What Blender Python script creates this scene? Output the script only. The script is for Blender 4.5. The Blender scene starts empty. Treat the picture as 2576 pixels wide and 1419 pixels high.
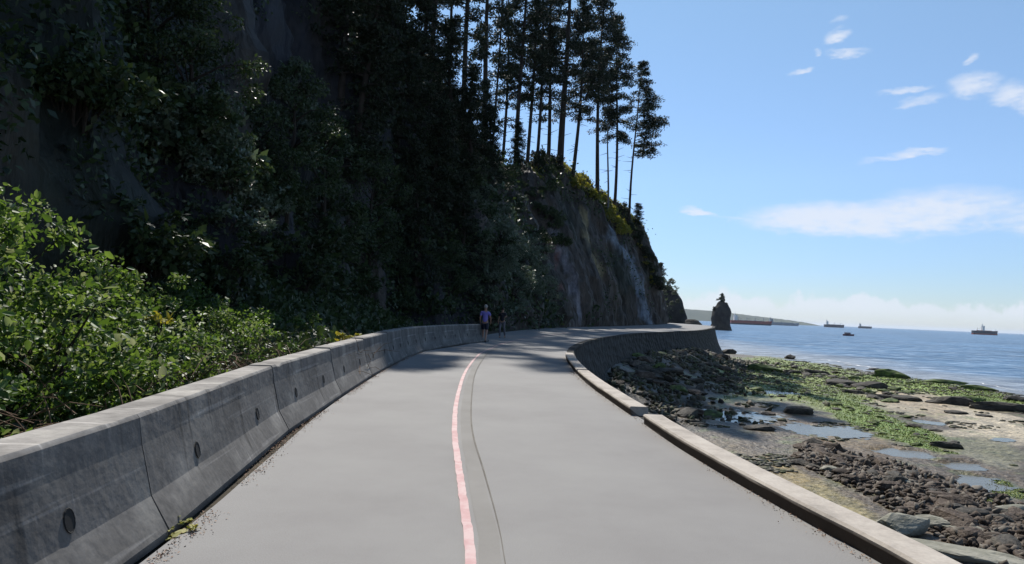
import bpy, bmesh, math, random
import numpy as np
from mathutils import Vector, Matrix, noise as mn
from mathutils.bvhtree import BVHTree
S = bpy.context.scene
C = S.collection
R_ = math.radians

# ---------------------------------------------------------------- camera
F, CX, CY, ROLL, PITCH, EYE = 1678., 1288., 709.5, R_(2.45), R_(2.57), 1.45
def ray(x, y):
    u = (x-CX)/F; v = -(y-CY)/F
    r = u*math.cos(ROLL)-v*math.sin(ROLL); t = u*math.sin(ROLL)+v*math.cos(ROLL)
    return Vector((r, math.cos(PITCH)-t*math.sin(PITCH), math.sin(PITCH)+t*math.cos(PITCH)))
def onz(x, y, z):
    d = ray(x, y); k = (z-EYE)/d.z
    return Vector((d.x*k, d.y*k, z))
def atY(x, y, D):
    d = ray(x, y); k = D/d.y
    return Vector((d.x*k, D, EYE+d.z*k))
cam_d = bpy.data.cameras.new('camera'); cam = bpy.data.objects.new('camera', cam_d); C.objects.link(cam)
cam_d.sensor_width = 36; cam_d.lens = 36*F/2576
cam_d.clip_start = .05; cam_d.clip_end = 60000
fw = ray(CX, CY).normalized(); rt = (ray(CX+100, CY)-ray(CX, CY)).normalized(); up = rt.cross(fw)
M = Matrix((rt, up, -fw)).transposed().to_4x4(); M.translation = (0, 0, EYE)
cam.matrix_world = M
S.camera = cam

# ---------------------------------------------------------------- sky, sun, exposure
SUN_AZ, SUN_EL = -12., 48.        # degrees, azimuth measured from +Y towards +X
S.view_settings.view_transform = 'Standard'
S.view_settings.look = 'None'
S.view_settings.exposure = 0.7
S.view_settings.gamma = 1.0
S.cycles.use_denoising = True
S.cycles.max_bounces = 6; S.cycles.diffuse_bounces = 2; S.cycles.glossy_bounces = 3
S.cycles.transmission_bounces = 3; S.cycles.volume_bounces = 0
S.cycles.sample_clamp_indirect = 4
W = bpy.data.worlds.new('World'); S.world = W; W.use_nodes = True
def build_world():
    nt = W.node_tree; N = nt.nodes; L = nt.links
    for n in list(N): N.remove(n)
    def nd(t, **k):
        n = N.new(t)
        for a, b in k.items(): setattr(n, a, b)
        return n
    def val(s, v):
        if isinstance(v, (int, float)): s.default_value = v
        else: L.new(v, s)
    def ma(op, a, b=0., c=None):
        n = nd('ShaderNodeMath', operation=op); val(n.inputs[0], a); val(n.inputs[1], b)
        if c is not None: val(n.inputs[2], c)
        return n.outputs[0]
    sky = nd('ShaderNodeTexSky', sky_type='NISHITA')
    sky.sun_disc = False; sky.sun_elevation = R_(SUN_EL); sky.sun_rotation = R_(SUN_AZ)
    sky.air_density = 1.0; sky.dust_density = 0.0; sky.ozone_density = 1.5
    tc = nd('ShaderNodeTexCoord'); sp = nd('ShaderNodeSeparateXYZ'); L.new(tc.outputs['Generated'], sp.inputs[0])
    x, y, z = sp.outputs
    az = ma('ARCTAN2', x, y); el = ma('ARCSINE', z)
    # wispy noise stretched along the horizon
    cb = nd('ShaderNodeCombineXYZ'); L.new(az, cb.inputs[0]); L.new(ma('MULTIPLY', el, 2.6), cb.inputs[1])
    def noise(scale, det, w=0.):
        n = nd('ShaderNodeTexNoise'); n.noise_dimensions = '4D'; L.new(cb.outputs[0], n.inputs['Vector'])
        n.inputs['Scale'].default_value = scale; n.inputs['Detail'].default_value = det; n.inputs['Roughness'].default_value = .6
        n.inputs['W'].default_value = w
        return n.outputs['Fac']
    n1 = noise(26, 7, 1.3); n2 = noise(9, 5, 4.); n3 = noise(60, 5, 8.)
    azw = ma('ADD', az, ma('MULTIPLY', ma('SUBTRACT', n2, .5), .05)); elw = ma('ADD', el, ma('MULTIPLY', ma('SUBTRACT', n1, .5), .03))
    clouds = [(2120,552,260,46,-2,1.),(2330,535,220,62,4,.8),(2250,505,120,20,3,.45),(1765,535,50,11,-14,.8),(1870,550,70,8,-4,.45),
              (2530,552,80,18,2,.5),(2110,92,40,17,8,.72),(2112,53,30,12,5,.45),(2132,133,54,12,-4,.62),(2022,177,34,10,14,.62),
              (2060,131,11,9,0,.5),(2275,229,70,10,-1,.65),(2310,254,70,12,6,.5),(2450,213,64,34,-4,.72),(2548,240,60,30,-10,.72),(2442,150,18,9,4,.6),
              (2310,384,60,12,2,.7),(2235,398,70,10,6,.5),(2620,250,60,40,0,.9),(2700,540,200,60,0,.7),(2180,700,60,8,0,.0)]
    tot = None
    for (px, py, hw, hh, tilt, op) in clouds:
        if op <= 0: continue
        d = ray(px, py).normalized(); a0 = math.atan2(d.x, d.y); e0 = math.asin(d.z)
        t = R_(tilt-2.45+2.45)
        sc = F*math.sqrt(1+((px-CX)/F)**2)
        wa = hw/sc; we = hh/F*.92
        da = ma('SUBTRACT', azw, a0); de = ma('SUBTRACT', elw, e0)
        u = ma('ADD', ma('MULTIPLY', da, math.cos(t)/wa), ma('MULTIPLY', de, math.sin(t)/wa))
        v = ma('ADD', ma('MULTIPLY', da, -math.sin(t)/we), ma('MULTIPLY', de, math.cos(t)/we))
        r2 = ma('ADD', ma('MULTIPLY', u, u), ma('MULTIPLY', v, v))
        m = ma('MULTIPLY', ma('MAXIMUM', ma('SUBTRACT', 1.25, r2), 0.), op)
        tot = m if tot is None else ma('MAXIMUM', tot, m)
    body = ma('MULTIPLY', tot, ma('ADD', -.42, ma('MULTIPLY', ma('ADD', ma('MULTIPLY', n1, .6), ma('MULTIPLY', n3, .4)), 2.7)))
    c1 = nd('ShaderNodeMapRange', interpolation_type='SMOOTHSTEP'); L.new(body, c1.inputs[0]); c1.inputs[1].default_value = .06; c1.inputs[2].default_value = 1.1
    # low bank of cloud along the sea horizon
    cb2 = nd('ShaderNodeCombineXYZ'); L.new(az, cb2.inputs[0]); L.new(ma('MULTIPLY', el, .7), cb2.inputs[1])
    nb = nd('ShaderNodeTexNoise'); L.new(cb2.outputs[0], nb.inputs['Vector']); nb.inputs['Scale'].default_value = 17; nb.inputs['Detail'].default_value = 6; nb.inputs['Roughness'].default_value = .62
    topb = ma('ADD', -.008, ma('MULTIPLY', nb.outputs['Fac'], .092))
    bank = nd('ShaderNodeMapRange', interpolation_type='SMOOTHSTEP'); L.new(ma('SUBTRACT', topb, el), bank.inputs[0]); bank.inputs[1].default_value = -.002; bank.inputs[2].default_value = .008
    low = nd('ShaderNodeMapRange', interpolation_type='SMOOTHSTEP'); L.new(el, low.inputs[0]); low.inputs[1].default_value = -.004; low.inputs[2].default_value = .03
    low.inputs[3].default_value = .05; low.inputs[4].default_value = 1.
    bk = ma('MULTIPLY', ma('MULTIPLY', bank.outputs[0], low.outputs[0]), ma('ADD', .55, ma('MULTIPLY', n2, .5)))
    fac = ma('MINIMUM', ma('MAXIMUM', ma('MULTIPLY', c1.outputs[0], .84), ma('MULTIPLY', bk, .9)), 1.)
    tint = nd('ShaderNodeMix', data_type='RGBA', blend_type='MULTIPLY'); tint.inputs[0].default_value = 1
    L.new(sky.outputs[0], tint.inputs[6])
    tr = nd('ShaderNodeValToRGB'); L.new(ma('MULTIPLY', el, 1.), tr.inputs[0])
    for i, (p, c) in enumerate(SKY_TINT):
        e_ = tr.color_ramp.elements[i] if i < 2 else tr.color_ramp.elements.new(p)
        e_.position = p; e_.color = (*c, 1)
    L.new(tr.outputs[0], tint.inputs[7])
    mix = nd('ShaderNodeMix', data_type='RGBA'); L.new(fac, mix.inputs[0]); L.new(tint.outputs[2], mix.inputs[6])
    mix.inputs[7].default_value = CLOUD_COL
    bg = nd('ShaderNodeBackground'); L.new(mix.outputs[2], bg.inputs[0]); bg.inputs[1].default_value = SKY_STRENGTH
    out = nd('ShaderNodeOutputWorld'); L.new(bg.outputs[0], out.inputs[0])
SKY_TINT = [(0,(.50,.58,.78)),(.45,(1.12,1.16,1.1)),(.08,(.62,.72,.92)),(.2,(.88,.94,1.05))]; CLOUD_COL = (6.2, 6.6, 7.4, 1); SKY_STRENGTH = .08
build_world()
sl = bpy.data.lights.new('sun', 'SUN'); sl.energy = 4.2; sl.angle = R_(.53); sl.color = (1, .955, .88)
sun = bpy.data.objects.new('sun', sl); C.objects.link(sun)
sd = Vector((math.sin(R_(SUN_AZ))*math.cos(R_(SUN_EL)), math.cos(R_(SUN_AZ))*math.cos(R_(SUN_EL)), math.sin(R_(SUN_EL))))
sun.rotation_euler = sd.to_track_quat('Z', 'Y').to_euler(); sun.location = (-20, 30, 80)

# ---------------------------------------------------------------- helpers
def tag(o, label=None, cat=None, group=None, kind=None):
    if label: o['label'] = label
    if cat: o['category'] = cat
    if group: o['group'] = group
    if kind: o['kind'] = kind
    return o
def link(name, me, mat=None, parent=None):
    o = bpy.data.objects.new(name, me); C.objects.link(o)
    if mat is not None and not me.materials: me.materials.append(mat)
    if parent is not None: o.parent = parent
    return o
def empty(name, loc=(0, 0, 0), rz=0):
    o = bpy.data.objects.new(name, None); C.objects.link(o); o.location = loc; o.rotation_euler.z = rz
    o.empty_display_size = .3
    return o
def copy_tree(o, parent=None):
    c = o.copy(); C.objects.link(c); c.parent = parent
    for ch in list(o.children): copy_tree(ch, c)
    return c
def mesh(name, V, Fc, smooth=False):
    me = bpy.data.meshes.new(name); me.from_pydata([tuple(v) for v in V], [], Fc); me.update()
    if smooth: me.polygons.foreach_set('use_smooth', [True]*len(me.polygons))
    return me
def npmesh(name, V, Q, smooth=False):
    """V (n,3) floats, Q (m,k) ints with the same k for every face"""
    me = bpy.data.meshes.new(name); V = np.asarray(V, np.float32); Q = np.asarray(Q, np.int32)
    k = Q.shape[1]
    me.vertices.add(len(V)); me.vertices.foreach_set('co', V.ravel())
    me.loops.add(Q.size); me.loops.foreach_set('vertex_index', Q.ravel())
    me.polygons.add(len(Q)); me.polygons.foreach_set('loop_start', np.arange(0, Q.size, k, dtype=np.int32))
    me.polygons.foreach_set('loop_total', np.full(len(Q), k, np.int32))
    if smooth: me.polygons.foreach_set('use_smooth', np.ones(len(Q), bool))
    me.update(calc_edges=True); me.validate()
    return me
class MB:
    def __init__(s): s.v = []; s.f = []
    def box(s, a, b):
        i = len(s.v); (x0, y0, z0), (x1, y1, z1) = a, b
        s.v += [(x0,y0,z0),(x1,y0,z0),(x1,y1,z0),(x0,y1,z0),(x0,y0,z1),(x1,y0,z1),(x1,y1,z1),(x0,y1,z1)]
        s.f += [(i,i+3,i+2,i+1),(i+4,i+5,i+6,i+7),(i,i+1,i+5,i+4),(i+1,i+2,i+6,i+5),(i+2,i+3,i+7,i+6),(i+3,i,i+4,i+7)]
    def tube(s, pts, rs, n=8, cap=True):
        i0 = len(s.v); pts = [Vector(p) for p in pts]
        for k, p in enumerate(pts):
            d = (pts[min(k+1, len(pts)-1)]-pts[max(k-1, 0)]).normalized()
            a = d.orthogonal() if abs(d.z) < .9 else Vector((1, 0, 0)); a = (a-d*a.dot(d)).normalized(); b = d.cross(a)
            for j in range(n):
                t = 2*math.pi*j/n; s.v.append(tuple(p+(a*math.cos(t)+b*math.sin(t))*rs[k]))
        for k in range(len(pts)-1):
            for j in range(n):
                j2 = (j+1) % n; s.f.append((i0+k*n+j, i0+k*n+j2, i0+(k+1)*n+j2, i0+(k+1)*n+j))
        if cap:
            s.f.append(tuple(i0+j for j in range(n))[::-1]); s.f.append(tuple(i0+(len(pts)-1)*n+j for j in range(n)))
    def mesh(s, name, smooth=False): return mesh(name, s.v, s.f, smooth)
def smooth01(a, b, x):
    t = min(1, max(0, (x-a)/(b-a))); return t*t*(3-2*t)
def fbm(x, y, z=0., o=4): return mn.fractal((x, y, z), 1., 2., o)
def poly_at(P, s):
    """point on a polyline of tuples at parameter s in 0..len-1, Catmull-Rom smoothed"""
    n = len(P); i = min(n-2, max(0, int(s))); t = s-i
    p0, p1, p2, p3 = [Vector(P[min(n-1, max(0, k))]) for k in (i-1, i, i+1, i+2)]
    return .5*((2*p1)+(p2-p0)*t+(2*p0-5*p1+4*p2-p3)*t*t+(3*p1-p0-3*p2+p3)*t**3)
def resample(P, step):
    dense = [poly_at(P, k/20) for k in range(20*(len(P)-1)+1)]
    out = [dense[0]]; acc = 0
    for a, b in zip(dense, dense[1:]):
        acc += (b-a).length
        if acc >= step: out.append(b); acc = 0
    if (out[-1]-dense[-1]).length > 1e-6: out.append(dense[-1])
    return out

# ---------------------------------------------------------------- materials
def material(name, cols, scale=2., rough=.9, bump=.3, bscale=None, det=6, attr=None, spec=.3, coord='Object', island=False, trans=0., stretch=None, lo=.35, hi=.65, bdist=.05, fine=0.):
    m = bpy.data.materials.new(name); m.use_nodes = True; nt = m.node_tree; N = nt.nodes; L = nt.links
    bs = N['Principled BSDF']; bs.inputs['Roughness'].default_value = rough; bs.inputs['Specular IOR Level'].default_value = spec
    tc = N.new('ShaderNodeTexCoord'); src = tc.outputs[coord]
    if stretch:
        mp = N.new('ShaderNodeMapping'); mp.inputs['Scale'].default_value = stretch; L.new(src, mp.inputs[0]); src = mp.outputs[0]
    ns = N.new('ShaderNodeTexNoise'); L.new(src, ns.inputs['Vector']); ns.inputs['Scale'].default_value = scale; ns.inputs['Detail'].default_value = det; ns.inputs['Roughness'].default_value = .65
    cr = N.new('ShaderNodeValToRGB'); e = cr.color_ramp.elements
    k = len(cols)
    for i, c in enumerate(cols):
        p = lo+(hi-lo)*i/max(1, k-1)
        el = e[i] if i < 2 else e.new(p)
        el.position = p; el.color = (*c, 1)
    if island:
        g = N.new('ShaderNodeNewGeometry'); L.new(g.outputs['Random Per Island'], cr.inputs[0])
    else: L.new(ns.outputs['Fac'], cr.inputs[0])
    col = cr.outputs[0]
    if attr:
        at = N.new('ShaderNodeAttribute'); at.attribute_name = attr
        mx = N.new('ShaderNodeMix'); mx.data_type = 'RGBA'; mx.blend_type = 'MULTIPLY'; mx.inputs[0].default_value = 1
        L.new(at.outputs['Color'], mx.inputs[6]); L.new(col, mx.inputs[7]); col = mx.outputs[2]
    if fine:
        n3 = N.new('ShaderNodeTexNoise'); L.new(tc.outputs[coord], n3.inputs['Vector']); n3.inputs['Scale'].default_value = (bscale or scale*6)*1.7; n3.inputs['Detail'].default_value = 3
        mr = N.new('ShaderNodeMapRange'); L.new(n3.outputs['Fac'], mr.inputs[0]); mr.inputs[1].default_value = .3; mr.inputs[2].default_value = .7; mr.inputs[3].default_value = 1-fine; mr.inputs[4].default_value = 1+fine
        vm = N.new('ShaderNodeVectorMath'); vm.operation = 'SCALE'; L.new(col, vm.inputs[0]); L.new(mr.outputs[0], vm.inputs['Scale']); col = vm.outputs[0]
    L.new(col, bs.inputs['Base Color'])
    if bump:
        n2 = N.new('ShaderNodeTexNoise'); L.new(src, n2.inputs['Vector']); n2.inputs['Scale'].default_value = bscale or scale*6; n2.inputs['Detail'].default_value = 5
        bp = N.new('ShaderNodeBump'); bp.inputs['Strength'].default_value = bump; bp.inputs['Distance'].default_value = bdist; L.new(n2.outputs['Fac'], bp.inputs['Height']); L.new(bp.outputs[0], bs.inputs['Normal'])
    if trans:
        tr = N.new('ShaderNodeBsdfTranslucent'); ms = N.new('ShaderNodeMixShader'); ms.inputs[0].default_value = trans
        hs = N.new('ShaderNodeHueSaturation'); hs.inputs['Hue'].default_value = .48; hs.inputs['Saturation'].default_value = 1.15; hs.inputs['Value'].default_value = 1.5
        L.new(col, hs.inputs['Color']); L.new(hs.outputs[0], tr.inputs[0])
        out = N['Material Output']; L.new(bs.outputs[0], ms.inputs[1]); L.new(tr.outputs[0], ms.inputs[2]); L.new(ms.outputs[0], out.inputs[0])
    return m
MAT = {}
MAT['asphalt'] = material('asphalt', [(.178,.172,.17),(.197,.192,.189),(.212,.208,.203)], scale=.45, rough=.85, bump=.25, bscale=90, bdist=.01, fine=.10)
MAT['asphalt_band'] = material('asphalt_band', [(.178,.170,.160),(.205,.197,.187)], scale=1.2, rough=.9, bump=.1, bscale=50, bdist=.01)
MAT['crack'] = material('crack', [(.11,.10,.085),(.15,.14,.125)], scale=3, rough=.95, bump=0)
MAT['line'] = material('line_paint', [(.36,.205,.205),(.41,.25,.25),(.45,.33,.325),(.40,.24,.24)], scale=3, rough=.7, bump=.1, bscale=40, bdist=.005)
MAT['concrete'] = material('barrier_concrete', [(.065,.061,.058),(.125,.118,.112),(.20,.19,.175)], scale=1.6, rough=.9, bump=.3, bscale=14, bdist=.02, attr='Col', lo=.3, hi=.7, fine=.1)
MAT['kerb'] = material('kerb_concrete', [(.25,.225,.20),(.345,.31,.275),(.40,.365,.325)], scale=2.5, rough=.9, bump=.25, bscale=25, bdist=.01, attr='Col', fine=.08)
def scratches(m):
    N = m.node_tree.nodes; L = m.node_tree.links; bs = N['Principled BSDF']; lk = bs.inputs['Base Color'].links[0]; src = lk.from_socket; L.remove(lk)
    tc = N.new('ShaderNodeTexCoord')
    for rot, st, th, am in (((.9, 0, 0), (1, 9, .5), .62, .9), ((-.35, 0, 0), (1, .35, 12), .64, .8), ((0, 0, 0), (1, 6, .4), .60, -.5)):
        mp = N.new('ShaderNodeMapping'); mp.inputs['Rotation'].default_value = rot; mp.inputs['Scale'].default_value = st; L.new(tc.outputs['Object'], mp.inputs[0])
        ns = N.new('ShaderNodeTexNoise'); L.new(mp.outputs[0], ns.inputs['Vector']); ns.inputs['Scale'].default_value = 1.3; ns.inputs['Detail'].default_value = 3
        mr = N.new('ShaderNodeMapRange'); L.new(ns.outputs['Fac'], mr.inputs[0]); mr.inputs[1].default_value = th; mr.inputs[2].default_value = th+.09; mr.inputs[3].default_value = 1; mr.inputs[4].default_value = 1+am
        vm = N.new('ShaderNodeVectorMath'); vm.operation = 'SCALE'; L.new(src, vm.inputs[0]); L.new(mr.outputs[0], vm.inputs['Scale']); src = vm.outputs[0]
    L.new(src, bs.inputs['Base Color'])
scratches(MAT['concrete'])
def crack_bump(m, sc, st, dist, stretch=(1, 1, 1)):
    N = m.node_tree.nodes; L = m.node_tree.links; bs = N['Principled BSDF']; src = bs.inputs['Normal'].links[0].from_socket
    tc = N.new('ShaderNodeTexCoord'); mp = N.new('ShaderNodeMapping'); mp.inputs['Scale'].default_value = stretch; L.new(tc.outputs['Object'], mp.inputs[0])
    ns = N.new('ShaderNodeTexNoise'); L.new(mp.outputs[0], ns.inputs['Vector']); ns.inputs['Scale'].default_value = sc; mx = N.new('ShaderNodeMix'); mx.data_type = 'VECTOR'; mx.inputs[0].default_value = .25
    L.new(mp.outputs[0], mx.inputs[4]); L.new(ns.outputs['Color'], mx.inputs[5])
    vo = N.new('ShaderNodeTexVoronoi'); vo.inputs['Scale'].default_value = sc; L.new(mx.outputs[1], vo.inputs['Vector'])
    bp = N.new('ShaderNodeBump'); bp.inputs['Strength'].default_value = st; bp.inputs['Distance'].default_value = dist; L.new(vo.outputs['Distance'], bp.inputs['Height']); L.new(src, bp.inputs['Normal']); L.new(bp.outputs[0], bs.inputs['Normal'])
MAT['hole'] = material('hole_dark', [(.012,.012,.012),(.02,.02,.02)], bump=0)
MAT['stonewall'] = material('wall_stone', [(.010,.009,.008),(.02,.018,.016),(.034,.031,.026)], scale=.8, rough=.85, bump=.9, bscale=2.5, bdist=.15, det=8)
crack_bump(MAT['stonewall'], 1.6, .9, .25, (1, 1, 1.6))
MAT['soil'] = material('soil', [(.03,.024,.016),(.06,.048,.03)], scale=2, rough=1, bump=.8, bscale=8)
MAT['bark'] = material('bark', [(.022,.017,.013),(.05,.038,.03)], scale=4, rough=.95, bump=.6, stretch=(1,1,.2))
MAT['deadbark'] = material('pale_bark', [(.10,.10,.10),(.17,.16,.15)], scale=4, rough=.95, bump=.3, stretch=(1,1,.2))
MAT['needle'] = material('needles', [(.008,.013,.006),(.014,.024,.009),(.024,.035,.013)], rough=.6, bump=0, island=True, trans=.15, lo=0, hi=1)
MAT['darkleaf'] = material('dark_leaves', [(.014,.026,.010),(.030,.052,.018),(.054,.082,.030)], rough=.5, bump=0, island=True, trans=.25, lo=0, hi=1, spec=.4)
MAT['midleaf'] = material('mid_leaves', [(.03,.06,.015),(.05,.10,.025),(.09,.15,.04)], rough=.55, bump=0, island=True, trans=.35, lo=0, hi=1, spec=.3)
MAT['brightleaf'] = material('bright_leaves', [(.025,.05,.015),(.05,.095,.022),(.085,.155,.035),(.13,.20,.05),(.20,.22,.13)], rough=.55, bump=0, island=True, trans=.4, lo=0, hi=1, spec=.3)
MAT['greyleaf'] = material('grey_leaves', [(.045,.07,.035),(.085,.12,.07),(.14,.18,.13)], rough=.38, bump=0, island=True, trans=.25, lo=0, hi=1, spec=.7)
MAT['drystem'] = material('dry_stems', [(.10,.055,.03),(.17,.11,.07)], rough=.9, bump=0, island=True, lo=0, hi=1)
MAT['yellowleaf'] = material('yellow_leaves', [(.16,.18,.03),(.30,.28,.06),(.10,.13,.025)], rough=.6, bump=0, island=True, trans=.35, lo=0, hi=1)
MAT['rock'] = material('beach_rock', [(.018,.016,.012),(.04,.034,.026),(.075,.065,.05)], scale=2.2, rough=.75, bump=.7, bscale=9, bdist=.06)
MAT['greenrock'] = material('algae_rock', [(.03,.035,.015),(.06,.085,.022),(.12,.16,.04)], scale=2.6, rough=.8, bump=.7, bscale=9, bdist=.06)
MAT['palerock'] = material('pale_rock', [(.13,.13,.10),(.21,.205,.17),(.27,.26,.22)], scale=1.1, rough=.85, bump=.6, bscale=6, bdist=.06)
MAT['brownrock'] = material('brown_rock', [(.028,.018,.012),(.06,.042,.03),(.11,.085,.065)], scale=2.8, rough=.8, bump=.7, bscale=9, bdist=.06)
MAT['stack'] = material('stack_rock', [(.012,.012,.011),(.028,.026,.024),(.045,.04,.033)], scale=.25, rough=.95, bump=.9, bscale=.8, bdist=.6)

def water_mat(name, col, rough, sc, strength, dist, sc2=None, spec=.5):
    m = bpy.data.materials.new(name); m.use_nodes = True; N = m.node_tree.nodes; L = m.node_tree.links
    b = N['Principled BSDF']; b.inputs['Base Color'].default_value = (*col, 1); b.inputs['Roughness'].default_value = rough; b.inputs['IOR'].default_value = 1.33; b.inputs['Specular IOR Level'].default_value = spec
    tc = N.new('ShaderNodeTexCoord'); mp = N.new('ShaderNodeMapping'); mp.inputs['Scale'].default_value = (.55, 1, 1); mp.inputs['Rotation'].default_value = (0, 0, .5); L.new(tc.outputs['Object'], mp.inputs[0])
    n1 = N.new('ShaderNodeTexNoise'); L.new(mp.outputs[0], n1.inputs['Vector']); n1.inputs['Scale'].default_value = sc; n1.inputs['Detail'].default_value = 7; n1.inputs['Roughness'].default_value = .6
    bp = N.new('ShaderNodeBump'); bp.inputs['Strength'].default_value = strength; bp.inputs['Distance'].default_value = dist; L.new(n1.outputs['Fac'], bp.inputs['Height'])
    nrm = bp.outputs[0]
    if sc2:
        n2 = N.new('ShaderNodeTexNoise'); L.new(mp.outputs[0], n2.inputs['Vector']); n2.inputs['Scale'].default_value = sc2; n2.inputs['Detail'].default_value = 4
        b2 = N.new('ShaderNodeBump'); b2.inputs['Strength'].default_value = strength; b2.inputs['Distance'].default_value = dist*8; L.new(n2.outputs['Fac'], b2.inputs['Height']); L.new(nrm, b2.inputs['Normal']); nrm = b2.outputs[0]
        # patches of wind-ruffled, lighter and darker water
        n3 = N.new('ShaderNodeTexNoise'); mp3 = N.new('ShaderNodeMapping'); mp3.inputs['Scale'].default_value = (.02, .055, 1); L.new(tc.outputs['Object'], mp3.inputs[0]); L.new(mp3.outputs[0], n3.inputs['Vector']); n3.inputs['Scale'].default_value = 1; n3.inputs['Detail'].default_value = 8; n3.inputs['Roughness'].default_value = .7
        cr = N.new('ShaderNodeValToRGB'); cr.color_ramp.elements[0].position = .35; cr.color_ramp.elements[1].position = .7
        cr.color_ramp.elements[0].color = (*[c*.55 for c in col], 1); cr.color_ramp.elements[1].color = (*[c*1.7 for c in col], 1)
        sx = N.new('ShaderNodeSeparateXYZ'); L.new(tc.outputs['Object'], sx.inputs[0])
        ad = N.new('ShaderNodeMath'); ad.operation = 'MULTIPLY_ADD'; L.new(n3.outputs['Fac'], ad.inputs[0]); ad.inputs[1].default_value = 26; L.new(sx.outputs[0], ad.inputs[2])
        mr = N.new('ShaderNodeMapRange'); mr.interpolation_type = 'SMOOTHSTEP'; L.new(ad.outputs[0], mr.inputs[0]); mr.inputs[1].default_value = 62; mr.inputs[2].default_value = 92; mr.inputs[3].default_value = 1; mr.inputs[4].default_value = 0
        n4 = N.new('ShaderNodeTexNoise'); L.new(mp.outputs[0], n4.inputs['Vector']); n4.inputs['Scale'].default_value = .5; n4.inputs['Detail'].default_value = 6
        c4 = N.new('ShaderNodeValToRGB'); c4.color_ramp.elements[0].position = .52; c4.color_ramp.elements[1].position = .66; c4.color_ramp.elements[0].color = (0, 0, 0, 1); c4.color_ramp.elements[1].color = (.5, .55, .6, 1); L.new(n4.outputs['Fac'], c4.inputs[0])  # whitish glints painted into the water colour
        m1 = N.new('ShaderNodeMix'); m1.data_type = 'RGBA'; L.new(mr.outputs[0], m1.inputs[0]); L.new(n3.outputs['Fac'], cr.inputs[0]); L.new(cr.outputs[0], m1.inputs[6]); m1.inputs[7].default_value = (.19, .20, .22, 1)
        m2 = N.new('ShaderNodeMix'); m2.data_type = 'RGBA'; m2.blend_type = 'ADD'; m2.inputs[0].default_value = .35; L.new(m1.outputs[2], m2.inputs[6]); L.new(c4.outputs[0], m2.inputs[7]); L.new(m2.outputs[2], b.inputs['Base Color'])
    L.new(nrm, b.inputs['Normal'])
    return m
MAT['sea'] = water_mat('sea_water', (.050, .105, .185), .28, .9, 1.4, .35, .1, spec=.14)
MAT['pool'] = water_mat('pool_water', (.10, .09, .06), .10, 3, .9, .02, spec=.3)

# ---------------------------------------------------------------- plan of the place
def zpath(y): return .45*smooth01(88, 126, y)
RIGHT = [(2.75,-8,0),(2.6,0,0),(2.37,4,0),(2.16,6,0),(1.96,9.3,0),(1.78,13,0),(1.74,17,0),(2.0,23,0),(2.9,31,0),(5.6,43.6,0),(11.5,61.4,0),(19.5,79,0),(29.3,100.5,0),(34.5,114,0),(38,128,0),(39,145,0),(36,170,0)]
LEFT = [(-1.75,-8,0),(-1.8,0,0),(-1.98,4.1,0),(-2.16,6,0),(-2.5,9.3,0),(-2.72,13,0),(-2.88,17,0),(-2.9,22,0),(-1.6,30.2,0),(-1.1,43,0),(3,63.5,0),(10.5,86,0),(19,103,0),(26,116,0),(29.5,128,0),(31,145,0),(28,170,0)]
def strip(A, B, n, m, zf, inset=0.):
    V = []; Fc = []
    k = len(A)-1
    for i in range(n+1):
        a = poly_at(A, k*i/n); b = poly_at(B, k*i/n)
        for j in range(m+1):
            p = a.lerp(b, j/m); V.append((p.x, p.y, zf(p.x, p.y)))
    for i in range(n):
        for j in range(m):
            q = i*(m+1)+j; Fc.append((q, q+1, q+m+2, q+m+1))
    return V, Fc
V, Fc = strip(LEFT, RIGHT, 180, 10, lambda x, y: zpath(y))
tag(link('path', mesh('path', V, Fc, True), MAT['asphalt']), kind='structure')
# soil sheet under and behind the barrier
V = []; Fc = []
gl = [(x-14 if y < 30 else x-14, y+4, 0) for x, y, _ in LEFT]; LG = [(x+.35, y, 0) for x, y, _ in LEFT]
def zg(x, y): return zpath(y)-.02
V, Fc = strip(gl, LG, 160, 12, lambda x, y: zpath(y)-.02+0*x)
tag(link('ground', mesh('ground', V, Fc, True), MAT['soil']), kind='structure')
# worn line down the middle, with a browner sealed joint beside it
def ribbon(P, w, z, step=.25):
    pts = resample(P, step); V = []; Fc = []
    for i, p in enumerate(pts):
        d = (pts[min(i+1, len(pts)-1)]-pts[max(0, i-1)]).normalized(); n = Vector((-d.y, d.x, 0))
        ww = (w(p.y) if callable(w) else w)*.5
        wob = .22*ww*mn.noise((p.x*9, p.y*9, 1.)); V += [(p.x+n.x*(ww+wob), p.y+n.y*(ww+wob), z+zpath(p.y)), (p.x-n.x*(ww-wob), p.y-n.y*(ww-wob), z+zpath(p.y))]
        if i: q = 2*i; Fc.append((q-2, q-1, q+1, q))
    return V, Fc
LINE = [(.3,-4,0),(.02,1,0),(-.17,3.9,0),(-.26,4.8,0),(-.41,6.15,0),(-.62,8.17,0),(-.82,11.1,0),(-.99,15.3,0),(-1.02,19.5,0),(-.95,23,0),(-.7,26,0),(-.2,31,0),(1.5,40,0),(6,57,0),(14,76,0),(24,98,0),(31,114,0)]
V, Fc = ribbon(LINE, .064, .008, .06)
tag(link('road_marking', mesh('line', V, Fc), MAT['line']), kind='structure')
JOINT = [(x+.16+.004*min(max(y, 0), 14), y, 0) for x, y, _ in LINE[:11]]
V, Fc = ribbon([(x-.05, y, 0) for x, y, _ in JOINT], .13, .004)
tag(link('road_joint_strip', mesh('joint_strip', V, Fc), MAT['asphalt_band']), kind='structure')
V, Fc = ribbon([(x+.03+.03*mn.noise((y*.7, 3, 0)), y, 0) for x, y, _ in JOINT[1:]], lambda y: .004+.014*smooth01(3, 8, y), .008)
tag(link('road_crack', mesh('crack', V, Fc), MAT['crack']), kind='structure')

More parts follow.
